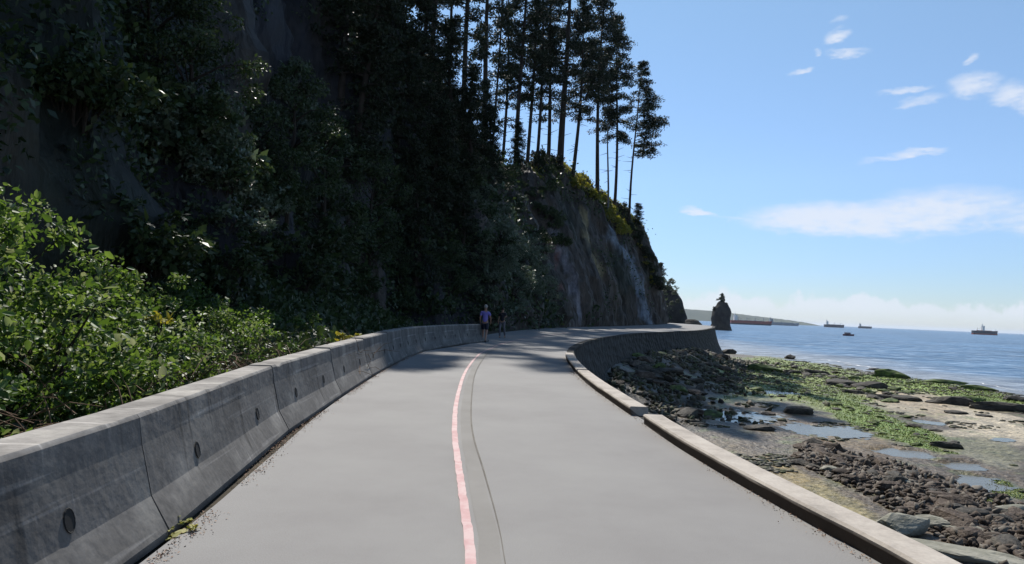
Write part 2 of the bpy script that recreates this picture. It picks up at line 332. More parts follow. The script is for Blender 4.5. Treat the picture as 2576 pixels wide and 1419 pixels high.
# ---------------------------------------------------------------- sea wall and kerb
SEAW = [(x+.30, y, 0) for x, y, _ in RIGHT[:8]]+[(3.15,31,0),(5.9,43.4,0),(11.8,61.2,0),(19.8,78.8,0),(29.6,100.2,0),(34.9,113.8,0),(38.4,127.8,0),(39.4,145,0),(36.4,170,0)]
def sea_wall():
    pts = resample(SEAW, .8); V = []; Fc = []
    zs = [0, -.12, -.18, -1., -2., -3., -4., -5.2]
    k = len(zs)+1
    for i, p in enumerate(pts):
        d = (pts[min(i+1, len(pts)-1)]-pts[max(0, i-1)]).normalized(); n = Vector((d.y, -d.x, 0))
        bat = .02+.34*smooth01(26, 40, p.y)
        V.append((p.x-n.x*.35, p.y-n.y*.35, zpath(p.y)-.006))
        for j, z in enumerate(zs):
            o = 0 if j == 0 else (.0 if j == 1 else -.03-z*bat*(.25+.75*(-z/5.2)))
            r = .07*mn.noise((p.x*.9, p.y*.9, z*2)) if j > 2 else 0
            q = p+n*(o+r); V.append((q.x, q.y, z+zpath(p.y)-(.004 if j == 0 else 0)))
        if i:
            for j in range(k-1): a = (i-1)*k+j; Fc.append((a, a+1, a+k+1, a+k))
    return mesh('sea_wall', V, Fc)
SW = link('sea_wall', sea_wall(), MAT['stonewall'])
tag(SW, 'dark stone sea wall curving out from under the path down to the beach', 'sea wall')
def kerb(P, label, z0=.002, h=.13, w=.28):
    pts = resample(P, .3); V = []; Fc = []; col = []
    c = .018
    for i, p in enumerate(pts):
        d = (pts[min(i+1, len(pts)-1)]-pts[max(0, i-1)]).normalized(); n = Vector((d.y, -d.x, 0))
        hh = h+.004*mn.noise((p.y*2, 5, 0))
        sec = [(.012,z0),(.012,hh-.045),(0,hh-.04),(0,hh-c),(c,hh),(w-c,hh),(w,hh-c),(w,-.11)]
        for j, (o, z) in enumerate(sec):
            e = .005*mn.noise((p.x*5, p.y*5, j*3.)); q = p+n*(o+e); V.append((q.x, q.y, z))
            col.append((.16,.14,.13,1) if j < 2 else ((.4,.36,.33,1) if j == 2 else (1,1,1,1)))  # road face painted dark for dirt and the shade under the lip
        k = len(sec)
        if i:
            for j in range(k): a = (i-1)*k+j; b = (i-1)*k+(j+1) % k; Fc.append((a, b, b+k, a+k))
    Fc.append(tuple(range(k))); Fc.append(tuple(range((len(pts)-1)*k, len(pts)*k))[::-1])
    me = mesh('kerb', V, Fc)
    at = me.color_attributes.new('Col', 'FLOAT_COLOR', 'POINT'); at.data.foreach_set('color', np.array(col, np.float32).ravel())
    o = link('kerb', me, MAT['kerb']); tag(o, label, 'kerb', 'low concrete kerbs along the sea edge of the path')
kerb([(2.82,-6,0),(2.62,0,0),(2.36,3.9,0),(2.23,4.9,0),(2.05,6.4,0),(1.93,7.8,0),(1.87,9.2,0)], 'nearest long pale kerb running off the bottom of the picture')
kerb([(1.82,9.95,0),(1.73,12,0),(1.67,14,0),(1.66,16.1,0)], 'middle pale kerb between the gap and the short far kerb')
kerb([(1.66,16.35,0),(1.72,18.5,0),(1.80,20.8,0),(1.95,23.2,0)], 'short far kerb ending where the tree shade starts')

# ---------------------------------------------------------------- concrete barriers
BAR = [(-1.75,-6,0),(-1.78,0,0),(-1.93,3.7,0),(-1.99,4.13,0),(-2.12,5.1,0),(-2.38,7.46,0),(-2.6,10.8,0),(-2.8,14.5,0),(-2.9,17.6,0),(-2.93,20,0),(-2.86,22.1,0),(-2.5,25.,0),(-2.0,28,0),(-1.46,30.3,0),(-.95,31.6,0)]
def barrier_piece(a, b, idx):
    d = (b-a); Ln = d.length-.02; dy = d.normalized(); nx = Vector((dy.y, -dy.x, 0))   # nx faces the path
    rnd = random.Random(idx*7+3); HS = .92+.1*smooth01(2, 7, idx)
    root = empty('concrete_barrier', a, math.atan2(-dy.x, dy.y))     # local +Y along the barrier, local +X towards the path
    sec = [(0,0),(0,.05),(-.115,.27),(-.19,.60),(-.215,.775),(-.232,.80),(-.47,.80),(-.485,.785),(-.50,.6),(-.565,.25),(-.70,.05),(-.70,0)]
    ys = [.01+Ln*j/24 for j in range(25)]
    V = []; Fc = []; col = []
    for j, y in enumerate(ys):
        for k, (x, z) in enumerate(sec):
            w = .003*mn.noise((x*4+idx, y*3, z*4)); ch = 0
            if k in (4, 5, 6, 7): ch = max(0, mn.noise((y*6+idx*9, z, k))-.45)*.09
            V.append((x-.02+w, y, z*HS-ch))
            t = {0:.5,1:.85,2:1.0,3:.78,4:.95,5:1.75,6:1.9,7:1.6}.get(k, .8)  # lit top and flare, shaded face painted into the concrete tone
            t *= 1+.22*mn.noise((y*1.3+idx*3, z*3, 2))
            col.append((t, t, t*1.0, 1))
    n = len(sec)
    for j in range(24):
        for k in range(n):
            a_ = j*n+k; b_ = j*n+(k+1) % n; Fc.append((a_, b_, b_+n, a_+n))
    Fc.append(tuple(range(n))); Fc.append(tuple(range(24*n, 25*n))[::-1])
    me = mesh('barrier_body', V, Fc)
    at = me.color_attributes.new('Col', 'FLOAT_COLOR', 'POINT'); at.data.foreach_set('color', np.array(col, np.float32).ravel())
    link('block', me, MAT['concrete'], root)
    # two lifting holes: flush ovals, the shade inside painted as near-black
    for hy in (.25, .75):
        mb = MB(); cyl = []; z0 = .38*HS; x0 = 0
        Vh = []; Fh = []; m = 14
        for r, dx in ((1.0, .001), (.94, .005), (.86, .002)):
            for q in range(m):
                t = 2*math.pi*q/m; zz = z0+.062*r*math.sin(t); Vh.append((-.131-(zz-.27*HS)*.227/HS+dx, hy*Ln+.044*r*math.cos(t), zz))
        for s_ in range(2):
            for q in range(m): Fh.append((s_*m+q, s_*m+(q+1) % m, (s_+1)*m+(q+1) % m, (s_+1)*m+q))
        Fh.append(tuple(2*m+q for q in range(m)))
        link('lifting_hole', mesh('lifting_hole', Vh, Fh), MAT['hole'], root)
    return root
pts = resample(BAR, .05)
joints = [-3.1, .95, 4.13, 7.4, 10.6, 13.8, 17.0, 19.6, 22.3, 25.2, 28.2, 31.6]
def at_y(y): return min(pts, key=lambda p: abs(p.y-y))
blab = ['concrete barrier piece nearest the camera, running out of the left edge',
 'stained concrete barrier piece at the left edge, before the mossy joint',
 'long barrier piece just beyond the mossy joint with chipped top edge',
 'third concrete barrier piece from the camera, with white scratches',
 'fourth concrete barrier piece from the camera, beside the straight of the path',
 'fifth concrete barrier piece, with a green weed growing behind its top',
 'sixth barrier piece, last one before the tree shade begins',
 'barrier piece at the edge of the tree shade where the path bends',
 'shaded barrier piece turned towards the camera at the bend',
 'shaded barrier piece in the bend, one before the last two',
 'last but one shaded barrier piece behind the walkers',
 'last shaded barrier piece nearest to the walkers']
for i in range(len(joints)-1):
    b = barrier_piece(at_y(joints[i]), at_y(joints[i+1]), i)
    tag(b, blab[i+1] if i < len(blab)-1 else blab[-1], 'barrier', 'precast concrete barriers in a row along the left of the path')

# ---------------------------------------------------------------- cliff
def pz(x, y, D): p = atY(x, y, D); return (p.x, p.y, p.z)
TOE = [(-7,-14,0),(-7,0,0),(-7.4,12,0),(-8,24,0),(-6.4,38,0),(-1.2,50,0),(4.2,68,0),(11.2,89,0),(19.6,106,0),(27,119,0),(30.2,130,0),(31.5,142,0),(29,165,0),(20,190,0)]
CREST = [(-24,-16,38),(-24,2,38),(-22.5,18,38),(-19.5,35,37),pz(1025,90,58),pz(1150,285,70),pz(1280,400,82),pz(1398,402,95),pz(1490,458,106),pz(1585,528,115),pz(1638,640,125),(27.5,141,9.5),(22,168,12),(14,195,14)]
def cliff_base(s, t):
    toe = poly_at(TOE, s); cr = poly_at(CREST, s); toe.z = zpath(toe.y)-.3
    if t <= 1:
        a = t**1.3; p = Vector((toe.x+(cr.x-toe.x)*a, toe.y+(cr.y-toe.y)*a, toe.z+(cr.z-toe.z)*t))
        # rounded shoulder
        sh = max(0, t-.82); p.z -= sh*sh*cr.z*.9
    else:
        dr = (cr-toe); dr.z = 0; dr.normalize(); k = (t-1)*60; p = Vector((cr.x, cr.y, cr.z-.029*cr.z))+dr*k; p.z -= .1*k
    return p
NS, NT, NTT = 420, 78, 104
def cliff_mesh():
    V = np.zeros(((NS+1)*(NTT+1), 3)); cols = []
    k = len(TOE)-1
    P = [[cliff_base(k*i/NS, min(j, NT)/NT+max(0, j-NT)/(NTT-NT)*1.0) for j in range(NTT+1)] for i in range(NS+1)]
    for i in range(NS+1):
        for j in range(NTT+1):
            p = P[i][j]
            du = P[min(i+1, NS)][j]-P[max(i-1, 0)][j]; dv = P[i][min(j+1, NTT)]-P[i][max(j-1, 0)][:3] if False else P[i][min(j+1, NTT)]-P[i][max(j-1, 0)]
            n = du.cross(dv); n.normalize()
            if n.z < -.2: n = -n
            s = k*i/NS
            lean = Vector((p.x*.22+p.z*.12, p.y*.22, p.z*.045))         # ribs running up the slope
            amp = 1.5*smooth01(0, .08, j/NT)+.3
            if p.y > 75: amp *= .75
            d = amp*(fbm(lean.x*1.2, lean.y*1.2, lean.z*1.2, 5)*.9)+.35*fbm(p.x*.5, p.y*.5, p.z*.5, 4)
            d += .5*abs(mn.noise((p.x*.33+p.z*.2, p.y*.33, 4.)))*smooth01(0, .1, j/NT)
            q = p-n*(-d) if n.dot(Vector((1, -.3, .2))) > 0 else p+n*d
            if j == 0: q = p
            V[i*(NTT+1)+j] = q
    I = np.arange(NS)[:, None]*(NTT+1)+np.arange(NTT)[None, :]; I = I.ravel()
    Q = np.stack([I, I+NTT+1, I+NTT+2, I+1], 1)
    return V, Q
CV, CQ = cliff_mesh()
cme = npmesh('cliff', CV, CQ, True)
cbvh = BVHTree.FromPolygons([tuple(v) for v in CV], [tuple(q) for q in CQ])
EY = Vector((0, 0, EYE)); HAZE = True
def on_cliff(px, py):
    d = ray(px, py).normalized(); h = cbvh.ray_cast(EY, d)
    return (h[0], h[1]) if h[0] is not None else (None, None)
def down(x, y, z=80):
    h = cbvh.ray_cast(Vector((x, y, z)), Vector((0, 0, -1)))
    return h[0]
# bare rock colouring: first streak is wet sheen painted pale; grey, ochre and rust patches belong to the rock
def path3(px): 
    out = []
    for x, y in px:
        h, _ = on_cliff(x, y)
        if h is not None: out.append(h)
    return out
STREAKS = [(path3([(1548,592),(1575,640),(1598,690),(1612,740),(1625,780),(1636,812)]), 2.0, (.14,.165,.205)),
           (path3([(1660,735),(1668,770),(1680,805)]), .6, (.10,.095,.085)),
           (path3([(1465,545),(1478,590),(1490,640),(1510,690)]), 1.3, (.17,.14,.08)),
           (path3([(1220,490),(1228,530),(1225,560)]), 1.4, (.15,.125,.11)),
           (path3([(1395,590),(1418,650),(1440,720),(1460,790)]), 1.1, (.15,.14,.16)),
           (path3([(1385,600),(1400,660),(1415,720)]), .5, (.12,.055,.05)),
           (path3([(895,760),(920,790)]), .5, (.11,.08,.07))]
cc = np.zeros((len(CV), 4), np.float32)
P_ = CV
for i in range(len(CV)):
    x, y, z = P_[i]
    n = mn.noise((x*.11, y*.11, z*.11)); n2 = mn.noise((x*.4, y*.4, z*.12+5)); 
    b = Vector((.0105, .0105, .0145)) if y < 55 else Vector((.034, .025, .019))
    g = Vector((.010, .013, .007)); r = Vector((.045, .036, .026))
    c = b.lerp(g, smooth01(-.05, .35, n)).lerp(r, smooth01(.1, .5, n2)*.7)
    cc[i] = (*c, 1)
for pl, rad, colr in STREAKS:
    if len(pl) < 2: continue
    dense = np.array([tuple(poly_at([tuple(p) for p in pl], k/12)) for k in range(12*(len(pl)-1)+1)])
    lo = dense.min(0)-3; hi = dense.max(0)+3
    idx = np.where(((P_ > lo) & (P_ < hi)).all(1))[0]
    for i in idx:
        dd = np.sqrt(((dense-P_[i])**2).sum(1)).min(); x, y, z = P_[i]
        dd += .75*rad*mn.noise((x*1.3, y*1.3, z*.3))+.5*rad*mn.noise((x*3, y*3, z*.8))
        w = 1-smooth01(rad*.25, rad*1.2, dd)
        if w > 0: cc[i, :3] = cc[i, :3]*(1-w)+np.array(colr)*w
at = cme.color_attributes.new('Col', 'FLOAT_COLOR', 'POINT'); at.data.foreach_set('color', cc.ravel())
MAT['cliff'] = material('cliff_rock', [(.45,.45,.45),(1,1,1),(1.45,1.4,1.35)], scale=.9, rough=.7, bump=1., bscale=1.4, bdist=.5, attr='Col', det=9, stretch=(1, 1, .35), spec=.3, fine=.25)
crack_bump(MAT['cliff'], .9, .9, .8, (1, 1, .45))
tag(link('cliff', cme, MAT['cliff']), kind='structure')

# ---------------------------------------------------------------- leaves
def leaf_mesh(name, cen, size, rng, nrm=None, flat=.5, shape='diamond', aspect=.55, dirs=None):
    """many small folded leaves: cen (n,3), size (n,)"""
    n = len(cen); cen = np.asarray(cen); size = np.asarray(size)[:, None]
    a = rng.normal(size=(n, 3)) if dirs is None else dirs+rng.normal(size=(n, 3))*.45
    a /= np.linalg.norm(a, axis=1)[:, None]
    u = rng.normal(size=(n, 3))*(1-flat)+np.array([0, 0, 1.])*flat*1.6
    if nrm is not None: u += nrm*.6
    b = np.cross(u, a); b /= np.linalg.norm(b, axis=1)[:, None]+1e-9
    c = np.cross(a, b)
    if shape == 'diamond':
        V = np.stack([cen, cen+a*size*.45+b*size*aspect*.5+c*size*.08, cen+a*size, cen+a*size*.45-b*size*aspect*.5+c*size*.08], 1).reshape(-1, 3)
        Q = np.arange(4*n).reshape(-1, 4)
        return npmesh(name, V, Q)
    V = np.stack([cen, cen+a*size, cen+a*size*.3+b*size*aspect*.5+c*size*.10, cen+a*size*.72+b*size*aspect*.38+c*size*.08,
                  cen+a*size*.3-b*size*aspect*.5+c*size*.10, cen+a*size*.72-b*size*aspect*.38+c*size*.08], 1).reshape(-1, 3)
    o = np.arange(n)[:, None]*6
    Q = np.concatenate([o+np.array([0, 2, 3, 1]), o+np.array([0, 1, 5, 4])])
    return npmesh(name, V, Q)
def clump_points(rng, centers, rad, per, sq=1.):
    c = np.repeat(np.asarray(centers), per, 0); r = np.repeat(np.asarray(rad), per)
    d = rng.normal(size=(len(c), 3)); d /= np.linalg.norm(d, axis=1)[:, None]
    k = rng.random(len(c))**.45
    d[:, 2] *= sq
    return c+d*(r*k)[:, None]
def shrub(name, w, h, nclump, per, leaf, mat, seed, stems=True, shape='diamond', stemmat='bark', spiky=0):
    """a bush: stems + a crown of leaf clumps with an uneven outline"""
    rng = np.random.default_rng(seed); root = empty(name)
    cen = []
    while len(cen) < nclump:
        p = rng.uniform(-1, 1, 3); p[2] = (p[2]+1)/2
        if (p[0]**2+p[1]**2)+(p[2]*.95)**2 < 1: cen.append(p*np.array([w, w, h]))
    cen = np.array(cen); rad = rng.uniform(.12, .30, nclump)*w
    if spiky: cen[:spiky, 2] *= 1.35
    cp = clump_points(rng, cen, rad, per, .7)
    cp[:, 2] = np.maximum(cp[:, 2], .02)
    sz = rng.uniform(.5, 1.25, len(cp))*leaf; sz[rng.random(len(cp)) < .07] *= 2.
    me = leaf_mesh('leaves', cp, sz, rng, shape=shape, flat=.42)
    link('foliage', me, MAT[mat], root)
    if stems:
        mb = MB(); idx = rng.choice(nclump, min(nclump, 14), replace=False)
        for i in idx:
            e = Vector(cen[i]); m_ = e*.5; m_.x *= .7; m_.y *= .7; mb.tube([(m_.x*.1, m_.y*.1, -.4), tuple(m_), tuple(e)], [.012*w+.01, .009*w+.006, .004], 5)
        link('stem', mb.mesh('stems'), MAT[stemmat], root)
    return root
def broadleaf(name, h, w, seed, leaf=.14, mat='darkleaf', nc=60, per=90, cb=.15):
    rng = np.random.default_rng(seed); root = empty(name); mb = MB()
    mb.tube([(0,0,-.8),(.02*h,0,h*.3),(0,.02*h,h*.6),(0,0,h*.9)], [.035*h*.6,.026*h*.6,.016*h*.6,.01], 8)
    cen = []; rad = []
    for i in range(nc):
        t = rng.uniform(cb, 1); a = rng.uniform(0, 2*math.pi)
        prof = math.sin(math.pi*min(1, (t-cb)/(1-cb)*.82+.16))**.7
        r = w*prof*rng.uniform(.35, 1.); c = np.array([r*math.cos(a), r*math.sin(a), h*t]); cen.append(c); rad.append(rng.uniform(.14, .3)*w)
        if i % 2 == 0: mb.tube([(0,0,max(.1, h*t-.35*r-.3)), (c[0]*.5, c[1]*.5, h*t-.1*r), tuple(c)], [.012*h*.6, .007*h*.6, .004], 5)
    cp = clump_points(rng, cen, rad, per, .65)
    link('crown', leaf_mesh('leaves', cp, rng.uniform(.6, 1.3, len(cp))*leaf, rng, flat=.45), MAT[mat], root)
    link('trunk', mb.mesh('trunk', True), MAT['bark'], root)
    return root
def conifer(name, h, rad, cb, seed, tr=.3, leaf=.3, nb=46, per=46, mat='needle', bmat='bark', lean=(0, 0), droop=.12, side=None, sparse=0., top=.0, wig=.25, fat=1.):
    """trunk with whorled limbs; each limb carries flat sprays of foliage"""
    rng = np.random.default_rng(seed); root = empty(name); mb = MB()
    def ax(t): return Vector((lean[0]*h*t+wig*math.sin(t*5+seed), lean[1]*h*t+wig*math.cos(t*4+seed*2)-wig, h*t))
    ts = [i/12 for i in range(13)]
    mb.tube([Vector((0, 0, -2.5))]+[ax(t) for t in ts], [tr*1.25]+[tr*(1.08-t*.98)+.02 for t in ts], 9)
    cen = []; rr = []
    for i in range(nb):
        t = cb+(1-cb)*(i+rng.random())/nb; a = rng.uniform(0, 2*math.pi)
        if side is not None and rng.random() < .6: a = side+rng.normal()*.55
        u = (t-cb)/(1-cb); prof = (1-u)**.75*(.55+.45*min(1, u*5))+.08
        if rng.random() < sparse: continue
        Ln = rad*prof*rng.uniform(.45, 1.1)
        if side is not None: Ln *= .55+.6*(.5+.5*math.cos(a-side))
        p0 = ax(t); e = p0+Vector((math.cos(a)*Ln, math.sin(a)*Ln, Ln*rng.uniform(-.25, .22)-droop*Ln)); m_ = p0.lerp(e, .5); m_.z += .08*Ln
        mb.tube([p0, m_, e], [tr*.22*(1-u)+.03, tr*.12*(1-u)+.02, .012], 5, False)
        ns = max(3, int(Ln/.6))
        for k in range(ns):
            f = .28+.72*(k+.5)/ns; q = p0.lerp(m_, f*2) if f < .5 else m_.lerp(e, f*2-1)
            cen.append((q.x+rng.normal()*.25, q.y+rng.normal()*.25, q.z+rng.normal()*.12)); rr.append(rng.uniform(.35, .85)*(.55+.28*Ln**.5)*fat)
    cp = clump_points(rng, cen, rr, per, .38)
    link('crown', leaf_mesh('needles', cp, rng.uniform(.5, 1.3, len(cp))*leaf, rng, flat=.35, aspect=.42), MAT[mat], root)
    # a few bare dead twigs under the crown
    for i in range(10):
        t = rng.uniform(cb*.35, cb); a = rng.uniform(0, 6.28); Ln = rng.uniform(.5, 1.8); p0 = ax(t)
        mb.tube([p0, p0+Vector((math.cos(a)*Ln, math.sin(a)*Ln, rng.uniform(-.3, .3)))], [.05, .015], 4, False)
    link('trunk', mb.mesh('trunk', True), MAT[bmat], root)
    return root

# ---------------------------------------------------------------- tall trees on the headland (base pixel, depth, ...)
TALL = [
 ((1412,425),95,38,5.6,.34,11,.46,dict(nb=60,lean=(.0,0),leaf=.3), 'tallest dark conifer with a thick straight trunk on the crest of the headland'),
 ((1443,440),97,27,4.8,.32,12,.26,dict(nb=56,lean=(.03,0)), 'leaning conifer just right of the thickest trunk'),
 ((1545,500),110,31,4.6,.34,13,.24,dict(nb=70,lean=(-.01,0)), 'dense conifer with a thin dark trunk between the pale snag and the lone pine'),
 ((1526,488),107,19,1.6,.6,14,.15,dict(nb=10,mat='needle',bmat='deadbark',sparse=.3), 'pale bare snag close to a dark trunk near the headland edge'),
 ((1500,480),104,35,5.2,.46,15,.3,dict(nb=72), 'dense dark conifer whose crown fills the top of the stand'),
 ((1585,525),113,25.5,4.9,.42,16,.2,dict(nb=46,side=0.0,lean=(.025,0),per=60,droop=.05), 'lone pine at the right end of the stand with layered crown leaning seaward'),
 ((1302,400),85,36,3.2,.22,17,.27,dict(nb=60), 'leftmost of the close group of slim conifers on the crest'),
 ((1330,405),87,33,3.2,.25,18,.22,dict(nb=52), 'slim conifer second from left in the close group on the crest'),
 ((1350,410),89,36,3.0,.3,19,.2,dict(nb=46), 'slim conifer in the middle of the close group on the crest'),
 ((1374,415),91,32,3.6,.2,20,.25,dict(nb=52), 'bushy slim conifer left of the thickest trunk'),
 ((1215,345),78,36,3.8,.28,21,.3,dict(nb=40), 'straight dark trunk rising out of the shaded slope, right of another'),
 ((1168,300),74,36,3.8,.25,22,.3,dict(nb=42), 'tall trunk with high crown above the shaded slope'),
 ((1092,180),68,32,3.8,.25,23,.26,dict(nb=42), 'tall trunk furthest left against the sky'),
 ((1243,360),84,34,3.2,.3,24,.14,dict(nb=34,leaf=.25), 'thin sapling trunk between taller conifers left of the gap'),
 ((1265,380),92,30,3.4,.2,25,.2,dict(nb=40), 'feathery conifer behind the slim group, on its left'),
 ((1130,230),86,36,4.0,.3,27,.25,dict(nb=36,leaf=.28), 'hazy conifer further back between the two left trunks'),
]
for (px, D, h, rad, cb, seed, tr, kw, lab) in TALL:
    b = atY(px[0], px[1], D)
    g = down(b.x, b.y); zb = b.z if g is None else min(b.z, g.z+.3)
    kw = dict(kw); kw['leaf'] = .34; kw.setdefault('per', 62); kw['fat'] = 1.38; kw['nb'] = int(kw['nb']*1.2); rad *= 1.15
    t = conifer('conifer_tree', h+(b.z-zb), rad, cb, seed, tr=tr, **kw); t.location = (b.x, b.y, zb)
    tag(t, lab, 'tree', 'tall conifers standing on top of the headland')

# unseen conifers added along the left crest to throw shade on the cliff
for i in range(26):
    s_ = .3+i*.155; c_ = poly_at(CREST, s_)-Vector((1.5+2.5*(i % 3), 0, 0)); g = down(c_.x, c_.y, 120)
    if g is None: continue
    if i < 2: t = conifer('conifer_tree', 21+3*i, 4.4, .12, 201+i, tr=.3, leaf=.5, nb=90, per=40, fat=1.7); PROTO_TOP = t if i == 0 else PROTO_TOP
    else: t = copy_tree(PROTO_TOP)
    t.location = g; t.rotation_euler.z = i*1.7; t.scale = (1, 1, .85+.05*(i % 5))
    tag(t, 'unseen tall conifer added on top of the left cliff to shade it', 'tree', 'unseen conifers added along the left cliff top for shade')
# conifers and leafy trees on the shaded slope, from a few prototypes
def strew(proto, items, label, cat, group):
    """items: (px, py, scale, label or None); copies of proto standing on the cliff"""
    for i, it in enumerate(items):
        h, n = on_cliff(it[0], it[1])
        if h is None: continue
        o = next_free(proto)
        o.location = h-Vector((0, 0, .3)); s = it[2]; o.scale = (s, s, s*(it[4] if len(it) > 4 else 1)); o.rotation_euler.z = (i*2.4) % 6.28
        tag(o, it[3] or label, cat, group)
_used = set()
def next_free(proto):
    if proto.name not in _used: _used.add(proto.name); return proto
    return copy_tree(proto)
slope_a = conifer('conifer_tree', 9, 2.3, .06, 41, tr=.16, leaf=.22, nb=64, per=60, droop=.25)
slope_b = conifer('conifer_tree', 12, 2.6, .08, 42, tr=.2, leaf=.24, nb=70, per=60, droop=.2)
leafy_a = broadleaf('leafy_tree', 6, 2.2, 43, leaf=.15, nc=64, per=110)
leafy_b = broadleaf('leafy_tree', 7.5, 2.4, 44, leaf=.16, nc=70, per=110, mat='darkleaf')
leafy_c = broadleaf('leafy_tree', 4.6, 2.0, 45, leaf=.13, nc=56, per=120, mat='greyleaf')
SG = 'conifers on the shaded slope'
strew(slope_b, [(1050,330,1.,'dark conifer at the top of the slope under the leftmost sky trunk'),(1120,420,1.,'dark conifer on the steep slope above the walkers, left of the crest'),
   (1010,520,1.05,'dark conifer high on the slope behind the barrier bend'),(960,230,1.1,'dark conifer near the top edge of the picture over the slope'),(1180,500,.9,'dark conifer below the two sky trunks')], 'dark conifer on the shaded slope', 'tree', SG)
strew(slope_a, [(1090,600,1.1,'dark conifer in the hollow behind the barrier bend'),(1150,700,.9,'small dark conifer low on the slope behind the walkers'),(1240,470,.9,'small dark conifer beside the bare brown rock patch'),
   (900,420,1.2,'dark conifer over the big leafy tree on the left slope'),(1040,720,1.,'small dark conifer just above the far barrier'),(1300,450,.8,'small dark conifer under the slim crest group'),
   (1205,400,.9,'small dark conifer right of the two sky trunks'),(860,180,1.1,'dark conifer beside the bare blue rock face at the top')], 'small dark conifer on the shaded slope', 'tree', SG)
LGp = 'leafy trees on the shaded slope'
strew(leafy_b, [(800,700,1.,'big dark leafy tree in front of the cliff left of the barrier bend'),(930,690,.9,'leafy tree right of the big one, left of the barrier bend'),(720,560,.8,'leafy tree with pale glinting leaves below the blue rock face')], 'dark leafy tree', 'tree', LGp)
strew(leafy_a, [(640,560,.7,'small leafy tree in the middle of the left cliff'),(1130,790,.8,'leafy tree behind the far barrier, left of the walkers'),(1000,780,.7,'leafy tree close behind the bend of the barrier'),(470,360,.7,'leafy tree on the upper ledge of the left cliff'),(360,290,.7,'leafy tree on the upper left ledge near the top corner')], 'dark leafy tree', 'tree', LGp)
strew(leafy_c, [(1330,740,1.15,'grey green leafy tree at the foot of the headland beside the path'),(1290,780,1.,'leafy tree behind the second walker at the path edge'),(1370,790,.9,'rounded leafy tree where the bare headland rock begins'),(1255,700,1.1,'leafy tree above the walkers on the slope')], 'grey green leafy tree', 'tree', LGp)

# ---------------------------------------------------------------- shrubs on the cliff and the crest
sh1 = shrub('shrub', 1.0, 1.1, 26, 60, .13, 'darkleaf', 51)
sh2 = shrub('shrub', 1.2, .9, 26, 70, .14, 'greyleaf', 52)
sh3 = shrub('shrub', 1.4, 1.3, 30, 60, .2, 'yellowleaf', 53)
sh4 = shrub('shrub', 1.6, 1.8, 34, 60, .22, 'needle', 54)
def shrub_batch(proto, pts, label, group, s0=.8, s1=1.3, seed=1):
    r = random.Random(seed); n = 0
    for (x, y) in pts:
        h, nn = on_cliff(x, y)
        if h is None: continue
        o = next_free(proto); o.location = h-Vector((0, 0, .15)); s = r.uniform(s0, s1); o.scale = (s, s, s*r.uniform(.8, 1.2)); o.rotation_euler.z = r.uniform(0, 6.28)
        tag(o, label, 'shrub', group); n += 1
    return n
r = random.Random(5)
def along(pl, n, jx, jy):
    out = []
    for k in range(n):
        p = poly_at([(x, y, 0) for x, y in pl], (len(pl)-1)*k/(n-1)); out.append((p.x+r.uniform(-jx, jx), p.y+r.uniform(-jy, jy)))
    return out
shrub_batch(sh1, along([(150,215),(300,245),(420,310),(560,400),(660,470),(700,520)], 26, 30, 35), 'dark shrub in the diagonal band hanging across the upper left cliff', 'shrubs on the diagonal ledge of the left cliff', .7, 1.2)
shrub_batch(sh2, along([(400,260),(540,400),(640,470),(690,520)], 7, 25, 20), 'shrub with pale glinting leaves on the diagonal cliff ledge', 'glinting shrubs on the diagonal ledge', .6, .9)
shrub_batch(sh2, [(r.gauss(430, 45), r.gauss(330, 40)) for _ in range(9)]+[(r.gauss(620, 45), r.gauss(500, 28)) for _ in range(8)], 'pale glinting shrub in the middle of the left cliff', 'pale shrubs in the middle of the left cliff', .6, .9, 31)
shrub_batch(sh2, [(r.gauss(745, 35), r.gauss(290, 50)) for _ in range(9)], 'pale glinting shrub at the edge of the blue rock face', 'pale shrubs at the edge of the blue rock face', .6, .95, 32)
shrub_batch(sh2, [(r.gauss(1170, 40), r.gauss(430, 60)) for _ in range(7)]+[(r.gauss(1290, 40), r.gauss(620, 60)) for _ in range(9)], 'pale glinting shrub high on the shaded slope', 'pale shrubs on the shaded slope', .8, 1.3, 33)
shrub_batch(sh4, along([(1050,60),(1110,190),(1180,300),(1250,360),(1300,400),(1400,420)], 26, 14, 10), 'dark shrub on the skyline of the slope under the trunks', 'shrubs along the wooded skyline', .8, 1.4, 3)
shrub_batch(sh3, along([(1440,455),(1500,500),(1540,545),(1570,590)], 12, 16, 8), 'sunlit yellow green shrub on the crest of the headland', 'sunlit shrubs along the headland crest', .8, 1.3, 4)
shrub_batch(sh4, along([(1560,540),(1590,580),(1610,620),(1630,660),(1645,700),(1655,730)], 16, 5, 10), 'dark shrub on the seaward edge of the headland', 'shrubs down the seaward edge of the headland', .5, 1., 6)
shrub_batch(sh3, along([(1600,610),(1625,665),(1642,710)], 7, 5, 8), 'bright green shrub low on the seaward edge of the headland', 'bright shrubs on the seaward edge', .4, .7, 7)
shrub_batch(sh1, [(r.uniform(760, 1240), r.uniform(380, 800)) for _ in range(60)], 'dark shrub among the trees of the shaded slope', 'shrubs among the slope trees', .8, 1.6, 8)
shrub_batch(sh1, [(r.uniform(1240, 1420), r.uniform(430, 700)) for _ in range(26)], 'dark shrub on the shaded flank of the headland', 'shrubs on the flank of the headland', .8, 1.5, 9)
shrub_batch(sh2, [(r.uniform(1180, 1400), r.uniform(600, 800)) for _ in range(12)], 'green shrub at the foot of the headland above the path', 'green shrubs at the foot of the headland', .7, 1.2, 10)
shrub_batch(sh1, [(r.uniform(300, 700), r.uniform(620, 860)) for _ in range(22)], 'dark shrub at the foot of the left cliff behind the brambles', 'shrubs at the foot of the left cliff', .6, 1.1, 11)
